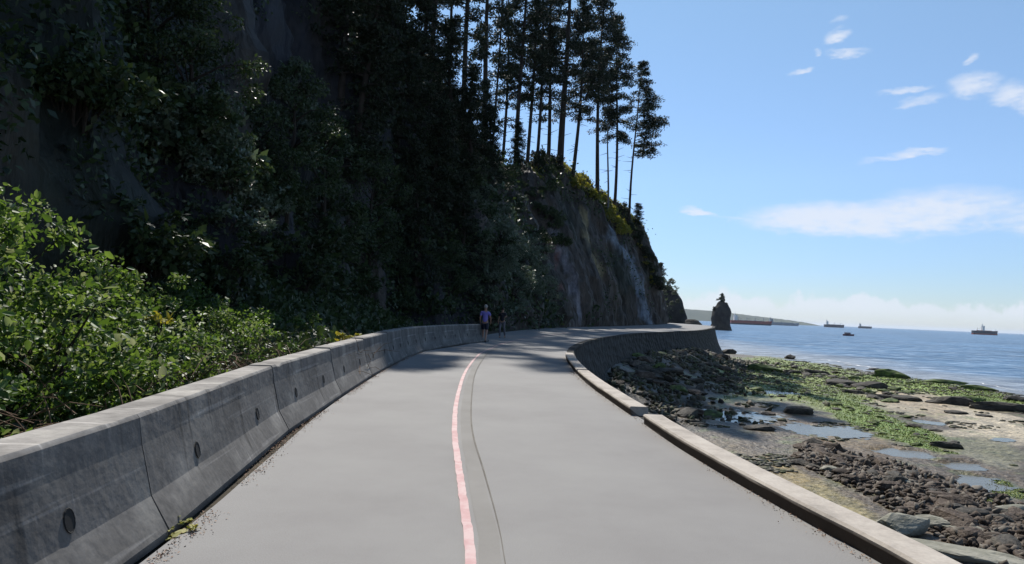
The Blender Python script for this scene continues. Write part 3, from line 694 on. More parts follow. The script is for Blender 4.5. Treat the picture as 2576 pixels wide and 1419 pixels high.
o = copy_tree(slope_a); o.location = on_cliff(1600, 575)[0]-Vector((0, 0, .6)); o.scale = (.75, .75, .55); tag(o, 'bushy young conifer at the base of the lone pine', 'tree', SG)

# undergrowth nobody could count, on the soil pockets of the cliff
def undergrowth():
    rng = np.random.default_rng(9); A = CV[CQ[:, 0]]; B = CV[CQ[:, 1]]; D_ = CV[CQ[:, 3]]
    nrm = np.cross(B-A, D_-A); ar = np.linalg.norm(nrm, axis=1); cen = (A+CV[CQ[:, 2]])/2
    dist = np.sqrt((cen**2).sum(1)); keep = (cen[:, 1] > 3)
    w = ar*np.where(keep, 1, 0)/np.clip(dist/25, .5, 4)**1.5
    n = 190000; idx = rng.choice(len(w), n, p=w/w.sum()); u, v = rng.random((2, n, 1))
    P = A[idx]+(B-A)[idx]*u+(D_-A)[idx]*v; nn = nrm[idx]/ar[idx][:, None]; nn *= np.sign((nn*np.array([.6, -.5, .6])).sum(1))[:, None]
    ok = np.zeros(n, bool); thr = np.zeros(n)
    for i in range(n):
        x, y, z = P[i]
        m = mn.noise((x*.16, y*.16, z*.16))+.6*mn.noise((x*.55, y*.55, z*.55))
        t = -.05
        # the blue-grey bare face high on the left, and the bare headland rock
        if y < 45 and x < -9: t = -.3 if z < 9.5+1.5*math.sin(y*.4) else .12
        if y > 72: t = .42-.9*smooth01(14.5, 20.5, z+(y-72)*.04)
        if 50 < y <= 72: t = -.35
        if y > 62 and z > 21: t = -.6
        ok[i] = m > t
    P = P[ok]; nn = nn[ok]; d = np.sqrt((P**2).sum(1)); s = np.clip(d*.0065, .15, .42)*rng.uniform(.6, 1.4, len(P))
    P = P+nn*(rng.random((len(P), 1))**2*s[:, None]*3+.02)
    me = leaf_mesh('undergrowth', P, s, rng, nrm=nn, flat=.4)
    tag(link('undergrowth', me, MAT['darkleaf']), 'dark ivy, ferns and undergrowth clinging to the shaded cliff', 'undergrowth', kind='stuff')
undergrowth()
# mossy lit grass on the headland crest
def crest_grass():
    rng = np.random.default_rng(19); Ps = []
    for k in range(9000):
        s = rng.uniform(6.4, 10.6); t = rng.uniform(.86, 1.25); p = cliff_base(s, t); h = down(p.x, p.y)
        if h is not None: Ps.append(tuple(h))
    P = np.array(Ps); me = leaf_mesh('grass', P, rng.uniform(.25, .6, len(P)), rng, dirs=np.tile([[0, 0, 1.]], (len(P), 1)), flat=.1, aspect=.3)
    tag(link('crest_grass', me, MAT['yellowleaf']), 'yellow green grass on the rounded crest of the headland', 'grass', kind='stuff')
crest_grass()

# ---------------------------------------------------------------- brambles behind the barrier (sunlit on the left)
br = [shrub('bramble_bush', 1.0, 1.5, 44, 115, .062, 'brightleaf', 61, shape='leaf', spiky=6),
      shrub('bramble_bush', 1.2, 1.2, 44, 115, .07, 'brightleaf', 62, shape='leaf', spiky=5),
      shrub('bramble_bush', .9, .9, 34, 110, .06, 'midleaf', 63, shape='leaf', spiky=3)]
BR = [ # x, y, z, scale, proto, label
 (-4.5,4.7,.75,1.15,0,'tallest sunlit bush at the left edge with big bright leaves'),(-5.3,6.2,.7,1.25,0,'tall sunlit bush on the bank, second behind the tallest'),
 (-4.3,6.3,.45,1.0,1,'rounded sunlit bramble on the bank below the tall bushes'),(-3.7,4.0,.1,.95,1,'sunlit bramble right behind the nearest barrier pieces'),
 (-3.8,5.6,0,.9,2,'low sunlit bramble against the stained barrier piece'),(-3.5,2.7,.1,.85,1,'low sunlit bramble filling the lower left behind the barrier'),
 (-4.5,8.0,.25,.95,1,'sunlit bramble sloping down towards the barrier joint'),(-5.7,8.3,.5,1.1,0,'arching sunlit bush high on the bank'),
 (-3.75,7.3,0,.7,2,'yellowish low bramble leaning on the barrier top'),(-4.9,10.0,.1,.95,2,'half shaded bramble behind the dry stems'),
 (-6.0,10.6,.5,1.05,1,'bright green bush at the back of the bank below the dark cliff'),(-4.0,10.8,0,.75,2,'low bramble leaning on the third barrier piece'),
 (-5.4,12.6,.2,1.0,1,'green bush on the bank with a bright feathery top'),(-6.5,13.4,.9,1.05,2,'loose green shrub climbing the foot of the cliff'),
 (-4.4,13.2,0,.8,2,'low bramble with scattered lit leaves farther along the barrier'),(-5.9,15.4,.4,1.1,2,'shaded bramble at the foot of the cliff'),
 (-4.5,16.0,0,.8,2,'shaded low bramble behind the fourth barrier piece'),(-5.5,17.8,.2,1.1,2,'shaded bramble mound before the big leafy tree'),
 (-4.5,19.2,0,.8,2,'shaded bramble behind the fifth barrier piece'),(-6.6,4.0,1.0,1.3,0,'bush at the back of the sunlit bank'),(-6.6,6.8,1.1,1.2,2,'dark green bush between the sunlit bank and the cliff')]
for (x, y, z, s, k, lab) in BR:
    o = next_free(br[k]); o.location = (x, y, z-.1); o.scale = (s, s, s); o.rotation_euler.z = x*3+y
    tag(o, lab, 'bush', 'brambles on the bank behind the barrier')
# bank of loose plants below them
def bank_cover():
    rng = np.random.default_rng(29); n = 30000; y = rng.uniform(1, 34, n); x = -3.1-rng.random(n)*5-.02*y; x = np.where(y > 22, x+(y-22)*.12, x); z = .05+.067*(-2.75-x)**2+rng.random(n)*.35
    P = np.stack([x, y, z], 1)
    tag(link('ground_plants', leaf_mesh('ground_plants', P, rng.uniform(.05, .12, n)*np.clip(y/9, 1, 2.6), rng, shape='leaf'), MAT['darkleaf']), 'low weeds and ground cover between barrier and cliff', 'weeds', kind='stuff')
    n = 420; mb = MB()
    for i in range(n):
        cx, cy = [(-3.6, 8.6), (-3.5, 5.0), (-4.0, 10.8), (-3.5, 13.8)][i % 4]
        p = Vector((cx+rng.normal()*.35, cy+rng.normal()*.9, .1+rng.random()*.5)); d = Vector((rng.normal(), rng.normal(), rng.random()*.9)).normalized()*rng.uniform(.3, .7)
        mb.tube([p, p+d*.5+Vector((0, 0, .06)), p+d], [.006, .005, .002], 4, False)
    tag(link('dry_stems', mb.mesh('dry_stems'), MAT['drystem']), 'tangle of brown dry bramble stems just behind the barrier', 'dry stems', kind='stuff')
bank_cover()
# soil bank
V = []; Fc = []
for i in range(61):
    for j in range(11):
        y = -6+i*.62; x = -2.75-j*.5; V.append((x, y, -.02+.028*j*j*.6+.12*fbm(x*.8, y*.8)*min(1, j/3)))
        if i and j: q = (i-1)*11+j-1; Fc.append((q, q+1, q+12, q+11))
tag(link('soil_bank', mesh('bank', V, Fc, True), MAT['soil']), kind='structure')
# small plants at the barrier
w1 = shrub('weed', .22, .3, 12, 20, .06, 'yellowleaf', 71, stems=False, shape='leaf'); w1.location = (-2.02, 4.22, 0); w1.scale = (.5, .8, .25)
tag(w1, 'tuft of yellow green weed in the mossy joint at the barrier foot', 'weed')
w2 = shrub('weed', .35, .7, 14, 22, .10, 'yellowleaf', 72, shape='leaf'); w2.location = (-3.55, 15.2, .55); w2.scale = (.9, .9, .6)
tag(w2, 'bright young plant leaning over the top of the fifth barrier piece', 'plant')
w3 = shrub('flowering_stem', .16, .2, 8, 16, .06, 'yellowleaf', 73, shape='leaf'); w3.location = (-4.2, 8.0, 1.15)
tag(w3, 'orange yellow autumn sprig among the brambles', 'plant')

# ---------------------------------------------------------------- sea
V = [(-9000,-3000,-4.5),(40000,-3000,-4.5),(40000,40000,-4.5),(-9000,40000,-4.5)]
def sea_mesh():
    xs = [-9000,-3000,-800,-100,20,40,60,90,130,200,320,600,1200,3000,9000,22000]; ys = [-2000,-400,-60,0,30,60,100,150,220,320,500,900,1800,4000,9000,25000]
    V = [(x, y, -4.5) for y in ys for x in xs]; n = len(xs)
    return mesh('sea', V, [(j*n+i, j*n+i+1, (j+1)*n+i+1, (j+1)*n+i) for j in range(len(ys)-1) for i in range(n-1)])
tag(link('sea', sea_mesh(), MAT['sea']), kind='structure')

# ---------------------------------------------------------------- beach
def xwater(y):
    pts_ = [(-40,52),(20,50.5),(62,48.8),(76,50.5),(88,47.),(101,48.5),(115,45.5),(124,41.5),(134,37.5),(160,36)]
    for (a, p), (b, q) in zip(pts_, pts_[1:]):
        if y <= b: return p+(q-p)*(y-a)/(b-a)
    return 36
POOLS = [] # (centre, half sizes, angle) from where they lie on the flat
for (px, py, hw, hh, tl) in [(1945,990,70,11,8),(1850,1055,85,26,14),(1760,1035,60,14,6),(2060,1088,40,22,30),(2290,1148,90,20,10),(2430,1180,80,20,12),(2480,1222,110,26,12),(2330,1062,60,7,8),(1730,975,40,9,5),(2520,1105,30,8,8)]:
    hw *= .8; hh *= .72; c = onz(px, py, -4.2); e = onz(px+hw, py+hw*math.tan(R_(tl)), -4.2); v = onz(px, py-hh, -4.2)
    a = (e-c); POOLS.append((c.x, c.y, a.length, max(.8, (v-c).length*.8), math.atan2(a.y, a.x)))
def pool_d(x, y):
    m = 9; k = -1
    for i, (cx, cy, ra, rb, an) in enumerate(POOLS):
        dx, dy = x-cx, y-cy; u = (dx*math.cos(an)+dy*math.sin(an))/ra; v = (-dx*math.sin(an)+dy*math.cos(an))/rb
        d = math.sqrt(u*u+v*v)+.55*mn.noise((x*.45, y*.3, 3.))+.5*mn.noise((x*1.5, y*1.1, 8.))+.2*mn.noise((x*4, y*3, 8.))
        if d < m: m = d; k = i
    return m, k
def zbase(x, y):
    d = xwater(y)-x
    return -4.5+.0135*d+(.10 if y > 60 else .0)*smooth01(6, 20, d)*0
def pool_level(i): cx, cy = POOLS[i][:2]; return zbase(cx, cy)-.035
WALLX = [(p.y, p.x) for p in resample(SEAW, 2.)]
def xwall(y):
    for (a, p), (b, q) in zip(WALLX, WALLX[1:]):
        if y <= b: return p+(q-p)*(y-a)/(b-a) if b > a else p
    return 39
def foot(x, y):
    if y < 24: return 0
    return (2.0+.5*mn.noise((x*.25, y*.2, 4.)))*(1-smooth01(0, 8.5+2*mn.noise((y*.2, 1., 1.)), x-xwall(y)))*smooth01(30, 50, y)*(1-smooth01(80, 99, y))
def zbeach(x, y, det=True):
    z = foot(x, y)+zbase(x, y)+.10*fbm(x*.12, y*.12, 2.)+.05*fbm(x*.9, y*.7, 6., 3)
    m, k = pool_d(x, y)
    w = 1-smooth01(.8, 1.3, m)
    if w > 0: z = z*(1-w)+(pool_level(k)-.05+.03*mn.noise((x, y, 1.)))*w
    return z
ZONES = [ # px, py, half w, half h, tilt, colour, strength
 (2320,965,230,24,5,(.19,.27,.045),1.),(2480,1000,120,20,6,(.14,.20,.035),1.),(2230,950,90,14,3,(.15,.22,.03),1.),(2000,930,210,40,6,(.16,.20,.04),1.),(2160,975,150,30,10,(.17,.22,.045),1.),(2110,990,60,24,12,(.10,.13,.04),.8),
 (2150,1035,120,34,22,(.15,.22,.045),1.),(2290,1095,130,26,18,(.15,.24,.055),1.),(2360,1125,70,10,16,(.13,.2,.05),.8),
 (2330,1010,190,28,8,(.27,.215,.14),1.),(2480,1065,130,42,8,(.31,.265,.19),1.),(2250,1025,80,12,10,(.26,.22,.15),.8),
 (1990,1060,170,46,14,(.055,.038,.018),1.),(2110,1105,160,36,18,(.075,.047,.02),1.),(2180,1120,120,22,12,(.12,.085,.04),.8),(2480,1130,120,28,10,(.10,.095,.05),.9),(2490,1165,90,14,14,(.15,.14,.09),.8),
 (1980,1220,110,40,28,(.15,.11,.035),1.),(2120,1300,120,34,30,(.16,.13,.05),1.),(1850,1150,90,28,22,(.085,.062,.03),.9),(1750,1060,70,30,14,(.05,.042,.03),.8),(1690,1000,90,40,10,(.05,.045,.035),.9),
 (2360,1240,90,16,12,(.09,.12,.035),.7),(2530,1240,70,22,14,(.07,.12,.07),.8),(2500,1290,70,26,10,(.10,.15,.04),.8),(2140,890,80,8,2,(.16,.15,.13),.5),(1850,915,60,10,0,(.2,.2,.13),.8)]
ZW = []
for (px, py, hw, hh, tl, colr, st) in ZONES:
    c = onz(px, py, -4.2); e = onz(px+hw, py+hw*math.tan(R_(tl)), -4.2); v = onz(px, py-hh, -4.2)
    a = e-c; b = v-c; det = a.x*b.y-a.y*b.x
    ZW.append((c.x, c.y, b.y/det, -b.x/det, -a.y/det, a.x/det, colr, st))
def beach_col(x, y, z):
    c = Vector((.062, .045, .027)).lerp(Vector((.03, .026, .016)), min(1, foot(x, y)*.7)); n0 = fbm(x*.25, y*.2, 9.); n1 = fbm(x*1.1, y*.8, 11., 3)
    for (cx, cy, a, b, c_, d_, colr, st) in ZW:
        dx, dy = x-cx, y-cy; u = a*dx+b*dy; v = c_*dx+d_*dy; r_ = math.sqrt(u*u+v*v)+.38*n0+.28*n1
        w = (1-smooth01(.7, 1.15, r_))*st
        if w > 0: c = c.lerp(Vector(colr), w)
    k = 1+.35*n1+.2*mn.noise((x*3, y*3, 1))
    # green film dotted everywhere above the tide line
    g = smooth01(.25, .6, mn.noise((x*.7, y*.5, 31.))+.4*mn.noise((x*2.3, y*2., 7.)))
    c = c.lerp(Vector((.10, .14, .035)), g*.45)
    wet = smooth01(3.5, 0, xwater(y)-x); c = c.lerp(Vector((.09, .085, .07)), wet*.7)
    return c*k
def beach():
    ys = []; y = -30.
    while y < 165: ys.append(y); y += .22 if y < 45 else (.32 if y < 90 else .5)
    nx = 210; V = np.zeros((len(ys)*(nx+1), 3)); cl = np.ones((len(ys)*(nx+1), 4), np.float32)
    for i, y in enumerate(ys):
        for j in range(nx+1):
            x = 1.5+62.*j/nx; z = zbeach(x, y) if x < xwater(y)+6 else -4.5-.03*(x-xwater(y)); q = i*(nx+1)+j
            V[q] = (x, y, z); cl[q, :3] = beach_col(x, y, z) if x < xwater(y)+4 else (.08,.08,.06)
    I = (np.arange(len(ys)-1)[:, None]*(nx+1)+np.arange(nx)[None]).ravel()
    me = npmesh('beach', V, np.stack([I, I+1, I+nx+2, I+nx+1], 1), True)
    at = me.color_attributes.new('Col', 'FLOAT_COLOR', 'POINT'); at.data.foreach_set('color', cl.ravel())
    return me
MAT['beach'] = material('beach_flat', [(.6,.6,.6),(1,1,1),(1.45,1.42,1.38)], scale=2.5, rough=.55, bump=1., bscale=4.5, bdist=.14, attr='Col', det=9, spec=.35, fine=.3)
crack_bump(MAT['beach'], 3.2, .7, .07)
tag(link('beach', beach(), MAT['beach']), kind='structure')
for i, (cx, cy, ra, rb, an) in enumerate(POOLS):
    L_ = pool_level(i); st_ = .22; V = []; Fc = []; ids = {}
    R0 = max(ra, rb)*1.5; n = int(2*R0/st_)
    def vid(a, b):
        if (a, b) not in ids: ids[(a, b)] = len(V); V.append((cx-R0+a*st_, cy-R0+b*st_, L_))
        return ids[(a, b)]
    for a in range(n):
        for b in range(n):
            m, k = pool_d(cx-R0+(a+.5)*st_, cy-R0+(b+.5)*st_)
            if k == i and m < 1.0: Fc.append((vid(a, b), vid(a+1, b), vid(a+1, b+1), vid(a, b+1)))
    if Fc: tag(link('tide_pool', mesh('pool', V, Fc), MAT['pool']), kind='structure')

# ---------------------------------------------------------------- rocks
def rock_mesh(seed, sub=3, flat=.6, rough=.28, elong=1.):
    bm = bmesh.new(); bmesh.ops.create_icosphere(bm, subdivisions=sub, radius=1)
    for v in bm.verts:
        p = v.co.copy(); q = p*1.1+Vector((seed*7.1, seed*3.3, 0))
        cell = mn.cell_vector(q*1.3)[0] if False else 0
        d = 1+rough*mn.noise(q*1.1)*1.5+rough*.5*mn.noise(q*2.7)+.12*mn.noise(q*5)
        # facets: clip by a few planes
        rr = random.Random(seed)
        for k in range(12):
            n = Vector((rr.gauss(0, 1), rr.gauss(0, 1), rr.gauss(0, .8))).normalized(); h = rr.uniform(.5, .85); e = p.dot(n)*d
            if e > h: d *= (h+.12*(e-h))/e
        v.co = p*d; v.co.z *= flat; v.co.x *= elong
    me = bpy.data.meshes.new('rock'); bm.to_mesh(me); bm.free(); return me
KIND = {'dark': ('rock', 'dark wet'), 'green': ('greenrock', 'algae covered green'), 'pale': ('palerock', 'pale'), 'brown': ('brownrock', 'brown')}
ROCKM = {}
for k in KIND:
    ROCKM[k] = []
    for s in range(5):
        me = rock_mesh(s+{'dark':1,'green':11,'pale':21,'brown':31}[k], 3 if k != 'x' else 2, .5+.08*s, .3, 1+.15*s); me.materials.append(MAT[KIND[k][0]]); ROCKM[k].append(me)
def put_rock(x, y, r, kind, label, group=None, sz=(1, 1, 1), rz=None, sink=.3, seed=0, z=None):
    rr = random.Random(int(x*97+y*131)+seed); me = ROCKM[kind][rr.randrange(5)]
    o = bpy.data.objects.new('rock', me); C.objects.link(o)
    zz = zbeach(x, y) if z is None else z
    o.location = (x, y, zz+r*sz[2]*(.5-sink)*.8); o.scale = (r*sz[0], r*sz[1], r*sz[2]); o.rotation_euler = (0, 0, rr.uniform(0, 6.28) if rz is None else rz)
    tag(o, label, 'rock', group); return o
NAMED = [ # px, py (centre), half width px, kind, sz, label
 (2385,1128,34,'dark',(1,.6,.55),'dark loaf shaped boulder alone at the edge of the blue tide pool'),
 (1740,1043,18,'dark',(1,.7,.5),'small dark block in the shallow pool beyond the kerb gap'),
 (2045,1130,24,'dark',(1,.8,.75),'dark rounded boulder at the far tip of the rubble bank'),
 (2010,1180,26,'dark',(1,.7,.5),'low black rock on the near side of the rubble tip'),
 (2393,1008,34,'dark',(1,.7,.6),'large dark rock with a pale top on the sand flat'),
 (2535,1022,60,'dark',(1,.5,.4),'long low dark rock ledge at the right edge of the sand flat'),
 (2407,1037,20,'dark',(1,.6,.4),'small flat rock on the sand in front of the large pale topped one'),
 (2477,1045,14,'dark',(1,.7,.4),'small rock with green weed out on the sand'),
 (2180,970,28,'dark',(1,.6,.6),'dark rock in the bright green weed nearest the water'),
 (2120,965,26,'dark',(1,.7,.55),'dark rock left of the bright green weed field'),
 (2150,985,22,'dark',(1,.7,.5),'flat dark rock just below the bright green weed'),
 (2230,998,34,'dark',(1,.5,.4),'long dark rock between the sand and the weed field'),
 (2280,1002,26,'dark',(1,.6,.5),'dark rock at the right end of the row above the sand'),
 (2380,957,30,'green',(1,.4,.3),'long low weed topped rock at the water line'),
 (2250,942,24,'green',(1,.5,.5),'weed topped rock standing at the water edge'),
 (1988,897,9,'dark',(1,.9,.9),'lone dark rock standing in the shallow water'),
 (1833,884,11,'dark',(1,.9,.9),'dark rock off the foot of the sea wall corner'),
 (2470,975,26,'green',(1,.4,.3),'flat weed covered rock right of the water line rocks'),
 (2555,1000,22,'dark',(1,.5,.5),'dark rock at the right edge near the water'),
 (2440,1000,24,'green',(1,.6,.4),'weed covered rock between the large rocks on the flat'),
 (2060,935,22,'dark',(1,.6,.5),'dark rock in the middle of the green shore band'),
 (2000,935,18,'dark',(1,.6,.5),'dark rock in the green shore band, left of the middle'),
 (1930,930,26,'green',(1,.5,.4),'low weed covered rock below the sea wall corner'),
 (1660,1010,26,'dark',(1,.8,.6),'dark rock right behind the end of the middle kerb'),
 (1640,1012,20,'brown',(1,.8,.6),'brown rock touching the middle kerb end'),
 (1965,1004,10,'dark',(1,.7,.5),'small dark rock in the small bright tide pool'),
 (1760,1085,20,'dark',(1,.6,.4),'low dark rock beside the near kerb start'),
 (2200,925,10,'dark',(1,.6,.5),'small dark rock at the tide line'),
 (2300,1075,20,'dark',(1,.5,.35),'flat dark rock in the green weed slope'),
 (2355,1085,16,'dark',(1,.5,.35),'second flat dark rock in the green weed slope'),
]
for (px, py, hw, kd, sz, lab) in NAMED:
    c = onz(px, py+hw*sz[2]*.3, -4.25); r_ = (onz(px+hw, py, -4.25)-onz(px, py, -4.25)).length
    put_rock(c.x, c.y, r_, kd, lab, None, sz, rz=-.1)
rr = random.Random(77)
def band(poly, n, r0, r1, kinds, label, group, jit=14):
    for k in range(n):
        s = rr.random()*(len(poly)-1); p = poly_at([(x, y, 0) for x, y in poly], s); px, py = p.x+rr.gauss(0, jit*2), p.y+rr.gauss(0, jit*.6)
        c = onz(px, py, -4.25)
        if c.x < 3 or c.x > xwater(c.y)+2: continue
        put_rock(c.x, c.y, rr.uniform(r0, r1)*(.6+.4*rr.random()), rr.choice(kinds), label, group, (1, rr.uniform(.6, 1), rr.uniform(.45, .8)), seed=k)
band([(1850,905),(1950,920),(2060,940),(2160,970),(2250,1000)], 52, .35, .95, ['dark','green','green','dark'], 'weedy rock in the green shore band running out to the sand flat', 'rocks of the green shore band', 16)
for k in range(64):
    y = rr.uniform(34, 97); x = xwall(y)+1.+abs(rr.gauss(0, 5.)); r_ = rr.uniform(.35, 1.25)*(.6+.4*rr.random())
    put_rock(x, y, r_, rr.choice(['dark', 'brown', 'green', 'dark', 'brown']), 'rock heaped at the shaded foot of the far sea wall', 'rocks at the foot of the far sea wall', (1, rr.uniform(.6, 1), rr.uniform(.5, .9)), seed=k)
band([(2050,1000),(2150,1040),(2250,1080),(2350,1130)], 32, .16, .5, ['dark','green','green'], 'small weedy rock on the green diagonal strip of the flat', 'small rocks on the green diagonal strip', 14)
band([(1520,960),(1600,985),(1680,1000),(1760,1000)], 26, .4, 1.1, ['dark','brown','dark'], 'dark rock in the shade behind the middle kerb', 'dark rocks behind the middle kerb', 10)
band([(2250,960),(2350,965),(2460,985),(2576,1000)], 18, .25, .7, ['green','dark'], 'small rock along the tide line by the bright weed', 'small rocks along the tide line', 7)
# bank of seaweed covered rubble along the near beach
BANK = [(2015,1150),(2110,1180),(2230,1220),(2350,1275),(2470,1330),(2600,1400)]
BWID = [20,38,56,66,86,100]
def bank_pt():
    s = rr.random()*(len(BANK)-1); p = poly_at([(x, y, 0) for x, y in BANK], s); w = BWID[int(s)]+(BWID[min(5, int(s)+1)]-BWID[int(s)])*(s-int(s))
    t = rr.gauss(0, .42); t = max(-1, min(1, t)); return onz(p.x+t*w*.35, p.y-t*w, -4.1), 1-t*t
BK = []
for k in range(70):
    c, h = bank_pt(); kd = rr.choice(['brown','brown','dark','brown','pale'] if rr.random() < .5 else ['brown','dark'])
    put_rock(c.x, c.y, rr.uniform(.22, .6), kd, 'seaweed brown stone in the rubble bank beside the near kerb', 'larger stones of the rubble bank', (1, rr.uniform(.7, 1), rr.uniform(.5, .8)), seed=k, z=zbeach(c.x, c.y)+.22*h*rr.random())
def rubble():
    base = [rock_mesh(50+s, 2 if s == 0 else 1, .7, .5) for s in range(3)]; vs = []; qs = []; off = 0
    geo = []
    for me in base:
        v = np.array([tuple(q.co) for q in me.vertices]); f = np.array([tuple(p.vertices) for p in me.polygons]); geo.append((v, f)); 
    for k in range(5600):
        c, h = bank_pt(); v, f = geo[k % 3]; r_ = rr.uniform(.06, .17)*(1.5 if rr.random() < .15 else 1); a = rr.uniform(0, 6.28); ca, sa = math.cos(a), math.sin(a)
        rm = np.array(Matrix.Rotation(rr.uniform(0, 6.3), 3, Vector((rr.gauss(0, 1), rr.gauss(0, 1), rr.gauss(0, 1)))))
        w = (v*np.array([r_*rr.uniform(.8, 1.9), r_*rr.uniform(.6, 1.1), r_*rr.uniform(.5, 1.)]))@rm; w += np.array([c.x, c.y, zbeach(c.x, c.y)+.2*h*rr.random()+r_*.2])
        vs.append(w); qs.append(f+off); off += len(v)
    me = npmesh('rubble', np.concatenate(vs), np.concatenate(qs), False)
    m2 = material('rubble', [(.03,.02,.014),(.06,.043,.032),(.10,.08,.062),(.15,.135,.115)], rough=.8, bump=.5, bscale=12, bdist=.03, island=True, lo=0, hi=1)
    tag(link('rubble', me, m2), 'brown seaweed covered cobbles and rubble on the near beach', 'rubble', kind='stuff')
rubble()
# pale slabs at the foot of the near wall
for (px, py, hw, sz, rz, lab) in [(2270,1345,55,(1,.7,.42),.2,'hollowed pale green boulder next to the near kerb'),(2400,1405,90,(1,.55,.22),-.7,'broad pale flat slab at the foot of the near wall'),
      (2480,1415,70,(1,.6,.25),-.6,'pale slab beyond the broad one at the bottom right'),(2440,1350,55,(1,.5,.3),-.8,'long pale ridged rock above the broad slab'),(2350,1330,40,(1,.6,.3),-.8,'pale stone between hollowed boulder and ridged rock'),(2555,1290,30,(1,.6,.3),0,'pale stone with bright green weed at the right edge')]:
    c = onz(px, py, -3.95); r_ = (onz(px+hw, py, -3.95)-c).length
    put_rock(c.x, c.y, r_*1.15, 'pale', lab, None, (sz[0], sz[1], sz[2]*1.25), rz=rz, z=-3.86, sink=.1)
# loose green weed
def seaweed():
    rng = np.random.default_rng(88); P = []
    while len(P) < 60000:
        px = rng.uniform(1820, 2590); py = rng.uniform(885, 1320); c = onz(px, py, -4.25)
        if c.x > xwater(c.y)-.3 or c.x < 3.5: continue
        b = beach_col(c.x, c.y, 0); 
        if b.y > b.x*1.18 and b.y > .08: P.append((c.x, c.y, zbeach(c.x, c.y)+.01))
    P = np.array(P); d = np.sqrt((P**2).sum(1))
    m2 = material('green_weed', [(.07,.09,.016),(.15,.19,.03),(.22,.27,.05)], rough=.6, bump=0, island=True, lo=0, hi=1)
    tag(link('seaweed', leaf_mesh('seaweed', P, np.clip(d*.0016, .04, .16)*rng.uniform(.6, 1.4, len(P)), rng, flat=.92, aspect=.8), m2), 'bright green seaweed and algae tufts on the beach', 'seaweed', kind='stuff')
seaweed()

# ---------------------------------------------------------------- second headland, sea stack, far shore
def blob_hill(name, rings, mat, seed, nseg=40, rough=.12, sc=.12):
    V = []; Fc = []
    dense = [poly_at_n(rings, k/6) for k in range(6*(len(rings)-1)+1)]
    for i, (cx, cy, rx, ry, z) in enumerate(dense):
        for j in range(nseg):
            t = 2*math.pi*j/nseg; x = cx+rx*math.cos(t); y = cy+ry*math.sin(t)
            k = 1+rough*fbm(x*sc+seed, y*sc, z*sc*.7, 4)*1.6; V.append((cx+rx*math.cos(t)*k, cy+ry*math.sin(t)*k, z+.15*rx*rough*mn.noise((x*sc*2, y*sc*2, z))))
        if i:
            for j in range(nseg): a = (i-1)*nseg+j; b = (i-1)*nseg+(j+1) % nseg; Fc.append((a, b, b+nseg, a+nseg))
    V.append((dense[-1][0], dense[-1][1], dense[-1][4])); q = (len(dense)-1)*nseg
    for j in range(nseg): Fc.append((q+j, q+(j+1) % nseg, len(V)-1))
    return mesh(name, V, Fc, True)
def poly_at_n(P, s):
    n = len(P); i = min(n-2, max(0, int(s))); t = s-i
    return [a+(b-a)*t for a, b in zip(P[i], P[i+1])]
D2 = 215.; w2_ = D2/F
def rg(px_l, px_r, py, D, k=.9):
    l = atY(px_l, py, D); r2 = atY(px_r, py, D); return ((l.x+r2.x)/2, D, (r2.x-l.x)/2, (r2.x-l.x)/2*k, (l.z+r2.z)/2)
hd = blob_hill('headland', [rg(1560,1738,850,D2),rg(1565,1733,812,D2),rg(1570,1722,790,D2),rg(1580,1712,760,D2),rg(1590,1703,735,D2),rg(1600,1690,722,D2),rg(1615,1675,716,D2)], None, 3, rough=.10, sc=.1)
tag(link('headland', hd, MAT['stack']), kind='structure')
o = link('rock', blob_hill('rock', [rg(1715,1768,840,D2-12),rg(1715,1766,815,D2-12),rg(1722,1756,806,D2-12),rg(1730,1748,803,D2-12)], None, 5, 24), MAT['stack']); tag(o, 'low black rock at the foot of the second headland beyond the wall', 'rock')
hs = [(1683,716,'rounded dark tree on the tip of the second headland',1.0,1.),(1668,724,'dark tree behind the rounded one on the second headland',.8,.8)]
t_ = broadleaf('leafy_tree', 5.5, 2.6, 81, leaf=.45, nc=30, per=40); p = atY(1686, 738, D2-8); t_.location = p; t_.scale = (1, 1, .8); tag(t_, hs[0][2], 'tree', 'trees on the second headland')
t2 = conifer('conifer_tree', 7.5, 1.6, .05, 82, tr=.2, leaf=.5, nb=40, per=20); p = atY(1662, 720, D2); t2.location = p; tag(t2, 'small pointed conifer between the cliff edge and the second headland', 'tree')
for i, (px, py, s) in enumerate([(1670,745,.5),(1698,745,.45),(1706,765,.4),(1690,770,.4),(1715,790,.35)]):
    o = copy_tree(t_); o.location = atY(px, py, D2-14); o.scale = (s, s, s*.7); tag(o, 'small bush clinging to the face of the second headland', 'bush', 'bushes on the second headland')
DS = 430.
st = blob_hill('sea_stack', [rg(1770,1840,838,DS,.7),rg(1776,1840,830,DS,.7),rg(1788,1840,822,DS,.7),rg(1792,1838,815,DS,.8),rg(1792,1838,800,DS,.8),rg(1793,1839,785,DS,.8),rg(1795,1837,776,DS,.8),rg(1800,1833,769,DS,.8),rg(1804,1828,763,DS,.8),rg(1808,1821,759,DS,.8),rg(1811,1818,757,DS,.8)], None, 9, 36, rough=.13, sc=.16)
so = link('sea_stack', st, MAT['stack']); tag(so, 'dark rock pillar standing in the sea with small trees on top', 'sea stack')
for (px, py, h, rad, sd, lab) in [(1814,761,5.6,3.6,91,'wind bent little fir on the very top of the sea stack'),(1826,775,3.,1.2,92,'tiny fir on the right shoulder of the sea stack'),(1798,782,2.2,1.,93,'tiny bush on the left shoulder of the sea stack')]:
    t = conifer('conifer_tree', h, rad, .15, sd, tr=.16, leaf=.75, nb=30, per=16, fat=1.1); t.location = atY(px, py, DS-1); tag(t, lab, 'tree')
